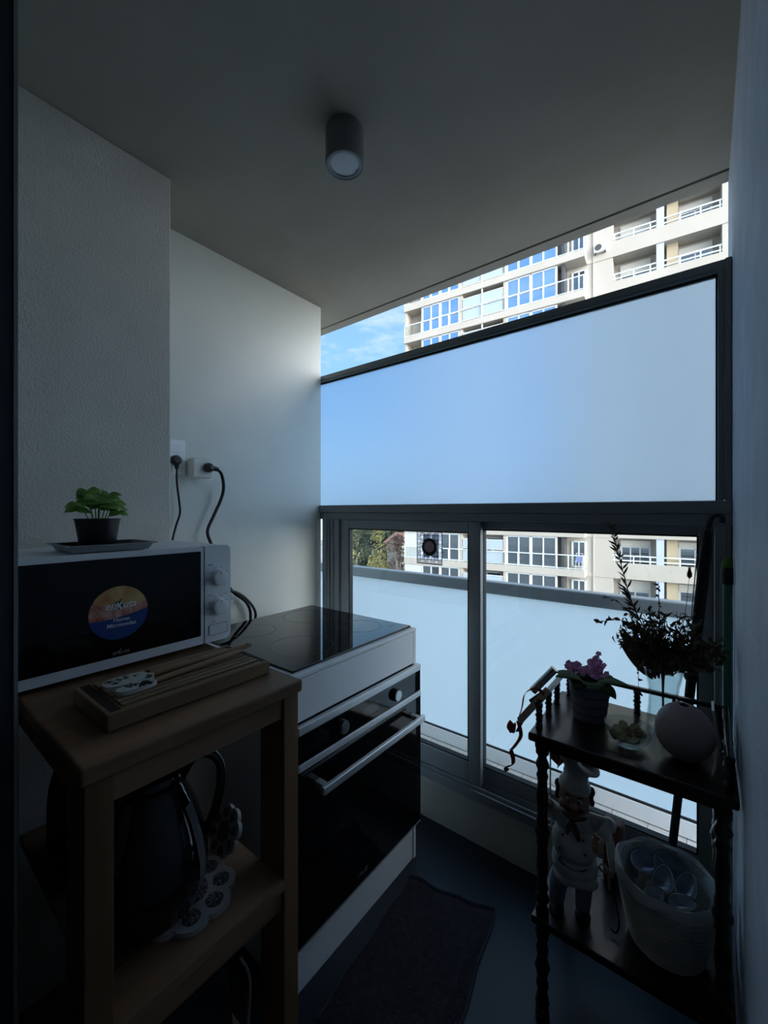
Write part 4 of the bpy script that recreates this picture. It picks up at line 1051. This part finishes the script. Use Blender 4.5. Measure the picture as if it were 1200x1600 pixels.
remeshed(b, 'jacket', 'chef_white', cf, .0018, 3)
b = cm(); b.ell((0, -.004, .132), (.0565, .051, .040)); b.ell((.004, -.012, .112), (.050, .044, .022)); b.ell((-.018, -.020, .106), (.032, .032, .018)); b.ell((.03, -.016, .108), (.028, .030, .017))
remeshed(b, 'apron', 'chef_white', cf, .0018, 3)
b = cm(); b.ell((0, .004, .108), (.047, .038, .034)); limb(b, [(-.026, 0, .105), (-.038, -.004, .065), (-.043, -.004, .020)], [.025, .0225, .0195]); limb(b, [(.020, .002, .105), (.022, .002, .065), (.020, 0, .020)], [.025, .0215, .0185])
remeshed(b, 'trousers', 'chef_trousers', cf, .0018, 3)
for x, y in ((-.043, -.014), (.020, -.010)): b = cm(); b.lathe([(.9, 0.0005), (1., .006), (.85, .014), (.4, .020)], (x, y, 0), 20, sx=.019, sy=.029); b.build('shoe', 'chef_black', cf)
# tall hat, tilted
HM = CM @ Matrix.Translation((0, .002, .330)) @ Matrix.Rotation(math.radians(9), 4, 'Y') @ Matrix.Rotation(math.radians(-6), 4, 'X')
b = MB(); b.M = HM
rings = []
for r_, z_ in ((.0385, -.004), (.0392, .005), (.0370, .013), (.0310, .022), (.0285, .031), (.0305, .041), (.0385, .052), (.0490, .060), (.0525, .063), (.0505, .0655), (.040, .069), (.024, .073), (.004, .074)):
    R = []
    for i in range(60):
        a = 2 * PI * i / 60
        q = r_ * (1 + (.020 * math.sin(10 * a) if .012 < z_ < .055 else 0)); R.append((q * math.cos(a), q * math.sin(a), z_ + (.009 * math.cos(a - PI) + .004 * math.sin(2 * a)) * max(0, (z_ - .04) / .03)))
    rings.append(R)
b.ring_loft(rings); b.build('chef_hat', 'chef_white', cf, 60)
b = cm()
for k in range(13):
    a = PI * (.05 + .9 * k / 12); b.ell((.041 * math.cos(a), .010 + .030 * math.sin(a), .318 - .012 * (k % 3)), (.0095, .010, .013), 10, 7)
for s_ in (-1, 1): b.ell((s_ * .0395, -.010, .316), (.006, .008, .013), 10, 7); b.ell((s_ * .042, -.001, .300), (.0065, .009, .010), 10, 7)
remeshed(b, 'hair', 'chef_hair', cf, .0018, 2)
b = cm()
for s_ in (-1, 1): b.tube([(s_ * .001, -.0475, .2945), (s_ * .010, -.0470, .2935), (s_ * .019, -.0435, .2955), (s_ * .025, -.039, .300)], [.003, .0042, .0033, .001], 8)
b.build('moustache', 'chef_hair', cf)
b = cm(); b.tube([(-.011, -.0455, .2865), (-.006, -.048, .2835), (0, -.049, .2825), (.006, -.048, .2835), (.011, -.0455, .2865)], [.001, .0022, .0026, .0022, .001], 8); b.build('mouth', 'chef_scarf', cf)
for s_ in (-1, 1):
    b = cm(); b.ell((s_ * .0135, -.0375, .3155), (.0060, .0042, .0056), 14, 9); e_ = b.build('eye', 'chef_white', cf)
    b = cm(); b.ell((s_ * .0125, -.0412, .3150), (.0030, .0014, .0034), 12, 8); b.build('pupil', 'chef_black', e_)
    b = cm(); b.tube([(s_ * .007, -.0400, .3245), (s_ * .014, -.0395, .3275), (s_ * .021, -.0345, .3245)], [.0012, .0022, .001], 8); b.build('eyebrow', 'chef_hair', cf)
b = cm()
b.tube([(.030 * math.cos(2 * PI * i / 24), .003 + .030 * math.sin(2 * PI * i / 24), .268 - .006 * (math.sin(2 * PI * i / 24) < 0)) for i in range(25)], .0065, 10)
b.ell((-.004, -.034, .262), (.008, .007, .007)); b.tube([(-.004, -.036, .260), (-.014, -.043, .244), (-.017, -.045, .230)], [.004, .008, .006], 8, flat=.5); b.tube([(-.002, -.036, .260), (.006, -.044, .242), (.012, -.047, .222)], [.004, .009, .006], 8, flat=.5)
b.build('scarf', 'chef_scarf', cf, 60)
for (x, z) in ((-.026, .222), (-.033, .190), (-.032, .160), (.022, .224), (.026, .195), (.022, .152)):
    y = -.006 - .0515 * math.sqrt(max(0, 1 - (x / .0565) ** 2 - ((z - .188) / .060) ** 2)) - .0006
    b = cm(); b.ell((x, y, z), (.0032, .0022, .0032), 10, 7); b.build('button', 'chef_black', cf)
b = cm(); P_ = []
for i in range(13):
    x = -.036 + .066 * i / 12; z = .157 - .010 * math.sin(PI * i / 12); P_.append((x, -.006 - .0505 * math.sqrt(max(0, 1 - (x / .0565) ** 2)) - .0005 + (.006 if z < .15 else .0025), z))
b.tube(P_, .0014, 6); b.build('jacket_hem', 'chef_black', cf)
# ------------------------------------------------------------------ outside: ground, trees, apartment building
gr = struct(MB().box(-160, 160, -120, 200, -14.2, -14.0), 'ground', 'ground_mix')
BR = math.atan(.073)
def bdg(name, label, cat, s, d, h, group=None):
    n = Vector((-math.sin(BR), math.cos(BR), 0)); e = Vector((math.cos(BR), math.sin(BR), 0))
    return thing(name, label, cat, Vector((0, 33, 1.33)) + e * s + n * d + Vector((0, 0, h)), group, BR)
ab = bdg('apartment_building', 'tall cream apartment building with glazed balconies across the street', 'building', 0, 0, 0)
PT = 2.93; HB = -4.87
S0, S1, SE = -22.2, -6.9, 9.0
top = HB + 13 * PT; bot = -15.3
mb = MB(); mb.box(S0, S1, 1.3, 12, bot, top); mb.box(S0, S0 + .18, .15, 1.3, bot, top)
mb.box(-16.65, -16.45, .1, 1.3, bot, top); mb.box(-12.88, -12.65, .1, 1.3, bot, top)
mb.build('facade_block', 'facade_wall', ab, 0, local=True)
mb = MB(); mb.box(S1, SE, 2.6, 12, bot, top); mb.box(S1, -5.2, 1.3, 2.6, bot, top); mb.box(1.0, SE, 1.3, 2.6, bot, top)
mb.box(-6.5, -6.42, 1.22, 1.3, bot, top)
mb.build('set_back_block', 'facade', ab, 0, local=True)
MB().box(-2.55, -2.1, 1.32, 1.8, bot, top).build('loggia_column', 'column_blue', ab, 0, local=True)
MB().box(-1.95, -1.30, 1.8, 2.59, bot, top).build('ochre_pier', 'facade_yellow', ab, 0, local=True)
def glazing(par, s0, s1, h0, h1, n, glass, d=.02, mid=None):
    f = MB(); w = .07
    xs = [s0 + (s1 - s0) * i / n for i in range(n + 1)]
    for i, x in enumerate(xs):
        ww = w if i in (0, n) else (.11 if n == 4 and i == 2 else .045); f.box(x - ww, x + ww, d - .04, d + .08, h0, h1)
    f.box(s0, s1, d - .04, d + .08, h0, h0 + .1); f.box(s0, s1, d - .04, d + .08, h1 - .1, h1)
    if mid: f.box(s0, s1, d - .03, d + .06, h0 + mid - .03, h0 + mid + .03)
    fr = f.build('window', 'facade_frame', par, 0, local=True)
    MB().box(s0, s1, d + .01, d + .03, h0 + .05, h1 - .05).build('pane', glass, fr, 0, local=True)
for k in range(-3, 13):
    b0 = HB + PT * k; f0 = b0 + .54; vis = k in (-1, 0, 6, 7, 8, 9)
    gl = 'win_glass_low' if k <= 1 else 'win_glass'
    mb = MB(); mb.box(S0, S1, 0, 1.3, b0, f0); mb.box(S1, SE, 1.26, 2.6, b0 - .02, b0 + .24)
    mb.build('balcony_slab', 'facade', ab, 0, local=True)
    mb = MB(); mb.box(S0 + .02, S1 - .02, .06, 1.3, b0 - .012, b0); mb.build('soffit', 'soffit', ab, 0, local=True)
    MB().box(-5.2, 1.0, 1.3, 1.46, b0 + .24, b0 + 1.12).build('parapet', 'facade', ab, 0, local=True)
    r = MB()
    for hh in (1.26, 1.60): r.box(-5.2, 1.0, 1.34, 1.41, b0 + hh, b0 + hh + .08)
    for s_ in (-5.1, -3.9, -2.9, -1.2, -.1, .9): r.box(s_ - .035, s_ + .035, 1.35, 1.40, b0 + 1.12, b0 + 1.62)
    r.build('parapet_rail', 'rail_pale', ab, 0, local=True)
    # balcony railing, glass on thin posts along the left part
    r = MB(); r.box(S0 + .03, S1 - .03, .02, .07, f0 + 1.02, f0 + 1.08)
    for s_ in (S0 + .05, -20.4, -19.5, -18.6, -17.7, -16.7, -14.7, -12.7, -11.7, -10.7, -9.8, -8.8, -8.0, S1 - .06): r.box(s_ - .025, s_ + .025, .02, .07, f0, f0 + 1.05)
    r.box(S1 - .08, S1 - .03, .05, 1.3, f0 + 1.02, f0 + 1.08); r.box(S1 - .08, S1 - .03, .62, .67, f0, f0 + 1.05)
    r.box(S0 + .03, S1 - .03, .03, .06, f0 + .06, f0 + .10)
    rl = r.build('balcony_railing', 'rail_pale', ab, 0, local=True)
    for q in ((S1 - 1.75, S1 - .09, .035, .05), (S1 - .065, S1 - .05, .09, 1.28), (S0 + .1, -20.5, .035, .05)): MB().box(*q, f0 + .1, f0 + 1.02).build('rail_glass', M['glass'], rl, 0, local=True)
    hA, hB = f0 + .0, b0 + PT - .02
    if k <= 1: MB().box(S0 + .02, -20.46, .08, .14, f0, hB).build('end_panel', 'end_panel_white', ab, 0, local=True)
    glazing(ab, -20.35, -16.75, hA + .02, hB, 4, gl, .16, 1.0)
    glazing(ab, -12.60, -8.86, hA + .02, hB, 4, gl, .16, 1.0)
    # recessed balcony between: obscured panels
    MB().box(-16.4, -14.72, .10, .13, f0 + .12, f0 + 1.0).box(-14.62, -12.92, .10, .13, f0 + .12, f0 + 1.0).box(-16.4, -14.72, .10, .13, f0 + 1.22, f0 + 1.95).box(-14.62, -12.92, .10, .13, f0 + 1.22, f0 + 1.95).build('screen_panel', 'haze_glass', ab, 0, local=True)
    r = MB(); r.box(-14.72, -14.62, .06, .16, f0, hB); r.box(-16.45, -12.9, .08, .14, f0 + 1.95, f0 + 2.0); r.box(-16.45, -12.9, .08, .14, f0 + 1.16, f0 + 1.21); r.build('screen_frame', 'facade_frame', ab, 0, local=True)
    MB().box(-8.5, -8.3, .2, 1.25, f0, hB).build('partition', 'dark_room', ab, 0, local=True)
    # door at the back of the open balcony, windows of the set-back part
    glazing(ab, -7.9, -7.0, f0 + .05, f0 + 2.05, 2, 'win_glass_low', 1.22)
    glazing(ab, -15.9, -13.4, f0 + .05, f0 + 2.1, 2, 'win_glass_low', 1.22)
    fs = b0 + .26
    if k in (0,): wins = ((-4.75, -2.95, .95, 2.0), (-1.2, .55, .95, 2.05))
    else: wins = ((-4.75, -2.95, .95, 1.65), (-1.2, .55, .95, 1.95))
    for (a, b_, c_, d_) in wins:
        glazing(ab, a, b_, fs + .5, fs + d_, 3 if k == 0 and a < -2 else 2, 'win_glass_low', 2.54)
        MB().box(a - .05, b_ + .05, 2.44, 2.59, fs + d_, fs + 2.42).build('roller_shutter', 'shutter_white', ab, 0, local=True)
MB().box(S0, SE, 0, 12, top, top + .9).build('roof', 'facade', ab, 0, local=True)
# things on the balconies
def small(name, label, cat, s, d, h, group=None): return bdg(name, label, cat, s, d, h, group)
f7 = HB + PT * 8
ac = small('air_conditioner', 'white air conditioner unit on the wall beside the upper balcony', 'air conditioner', -6.0, 1.0, 19.13)
MB().box(-.42, .42, 0, .27, .0, .62, .03).build('casing', 'ac_white', ac, 0, local=True)
MB().lathe([(.24, -.012), (.24, -.001), (.0, -.001)], (-.12, 0, .31), 32, 'y').build('fan_grille', 'dark_room', ac, 0, local=True) if False else MB().prism(circle(.24, 32), (-.12, -.012, .31), (1, 0, 0), (0, 0, 1), (0, 1, 0), .011).build('fan_grille', 'dark_room', ac, 0, local=True)
MB().box(-.35, -.28, .02, .26, -.08, -.002).box(.28, .35, .02, .26, -.08, -.002).build('bracket', 'dark_room', ac, 0, local=True)
f0 = HB + .54
for i, (s_, w_, h_, m, lab) in enumerate(((-13.6, .28, .62, 'laundry_pink', 'pink cloth hanging on the balcony across the street'), (-13.95, .24, .95, 'laundry_white', 'white cloth hanging beside the pink one on the far balcony'), (-13.25, .2, .7, 'laundry_pink', 'smaller pink cloth hanging right of the larger one on the far balcony'))):
    o = small('hanging_laundry', lab, 'laundry', s_, .7, f0 + 2.05 - h_ - .55, 'laundry on the far balcony')
    b = MB(); rows = []
    for j in range(7):
        z = h_ * j / 6; rows.append([b.v((-w_ / 2 + w_ * q / 8, .03 * math.sin(q * 1.7 + j * .4), z)) for q in range(9)])
    for r0, r1 in zip(rows, rows[1:]):
        for q in range(8): b.bm.faces.new((r0[q], r0[q + 1], r1[q + 1], r1[q]))
    b.build('cloth', m, o, 60, local=True, solid=.012)
ch = small('folding_chair', 'white folding chair with blue cloth on the corner balcony across the street', 'chair', -7.35, .55, f0)
fr = MB()
for s_ in (-.22, .22): fr.tube([(s_, -.25, 0), (s_, .1, .5), (s_, .22, 1.15)], .022, 6); fr.tube([(s_, .3, 0), (s_, -.2, .6)], .022, 6)
fr.tube([(-.22, .22, 1.15), (.22, .22, 1.15)], .022, 6); fr.build('frame', 'facade_frame', ch, 60, local=True)
b = MB(); b.box(-.21, .21, -.2, .12, .5, .53); b.box(-.21, .21, .12, .16, .55, 1.0); b.build('seat', 'laundry_blue', ch, 0, local=True)

# trees down the street at the left
def tree(label, x, y, zt_, r, h, m, bm_='bark', seed=0, n=1500, ls=.55, group='trees beyond the handrail', name='street_tree'):
    th = thing(name, label, 'tree', (x, y, -14), group)
    rn = random.Random(seed)
    tk = MB(); tk.tube([(x, y, -14), (x + .3, y, -8), (x - .2, y, zt_ - h * .5)], [.4, .3, .18], 8)
    cl = []
    for k in range(9):
        a = rn.uniform(0, 2 * PI); q = r * .62 * math.sqrt(rn.random())
        c_ = Vector((x + q * math.cos(a), y + q * math.sin(a), zt_ - h * rn.uniform(.16, .85))); cl.append((c_, r * rn.uniform(.34, .55)))
        tk.tube([(x, y, zt_ - h * .9), ((x + c_.x) / 2, (y + c_.y) / 2, c_.z - .8), c_], [.14, .09, .04], 5)
    cl.append((Vector((x, y, zt_ - r * .35)), r * .4))
    tk.build('trunk', bm_, th, 60)
    b = MB()
    for i in range(n):
        c_, q = cl[i % len(cl)]
        d = Vector((rn.gauss(0, 1), rn.gauss(0, 1), rn.gauss(0, .9))).normalized()
        p = c_ + d * q * rn.uniform(.55, 1.05)
        u = Vector((rn.gauss(0, 1), rn.gauss(0, 1), rn.gauss(0, 1))).normalized(); w = u.orthogonal().normalized() ; L = ls * rn.uniform(.5, 1.1)
        vs = [b.v(p - u * L * .5), b.v(p + w * L * .28), b.v(p + u * L * .5), b.v(p - w * L * .28)]
        b.bm.faces.new(vs)
    b.build('foliage', m, th, 0)
tree('tall dark evergreen behind the others, leftmost of the far trees', -48, 53, 2.0, 5.0, 13, 'tree_c', seed=1, n=3200, ls=.85)
tree('dark evergreen with dense crown, close to the left edge of the building', -37.5, 52, 2.0, 3.6, 13, 'tree_c', seed=2, n=3000, ls=.8)
tree('tall dark evergreen between the two other evergreens', -48.5, 61, 2.6, 5.6, 14, 'tree_c', seed=8, n=3400, ls=.95)
tree('grey-green leafy tree with pale trunk at the left edge of the pane', -30.2, 33.2, -.3, 2.2, 7, 'tree_a', 'bark_pale', seed=3, n=2200, ls=.34)
tree('yellow-green tree in the middle of the street trees', -27.4, 34.0, -.6, 1.9, 7, 'tree_b', 'bark_pale', seed=4, n=1700, ls=.32)
tree('reddish twiggy tree beside the corner of the building', -25.4, 35.0, -1.15, 1.7, 6, 'tree_d', 'bark_pale', seed=5, n=2600, ls=.26)
tree('low yellow-green tree just above the handrail at the left', -22.2, 24, -1.7, 1.1, 6, 'tree_b', seed=6, n=1200, ls=.26)
rs = thing('house', 'low house with reddish tiled roof between the trees and the building', 'house', (-34, 47, -14))
MB().box(-35.4, -32.9, 46, 49, -14, -3.1).build('house_wall', 'facade_wall', rs, 0)
MB().ring_loft([[(-35.8, 45.6, -3.1), (-32.6, 45.6, -3.1), (-32.6, 49.4, -3.1), (-35.8, 49.4, -3.1)], [(-35, 47.4, -1.7), (-33.4, 47.4, -1.7), (-33.4, 47.6, -1.7), (-35, 47.6, -1.7)]]).build('tiled_roof', 'roof_tile', rs, 0)
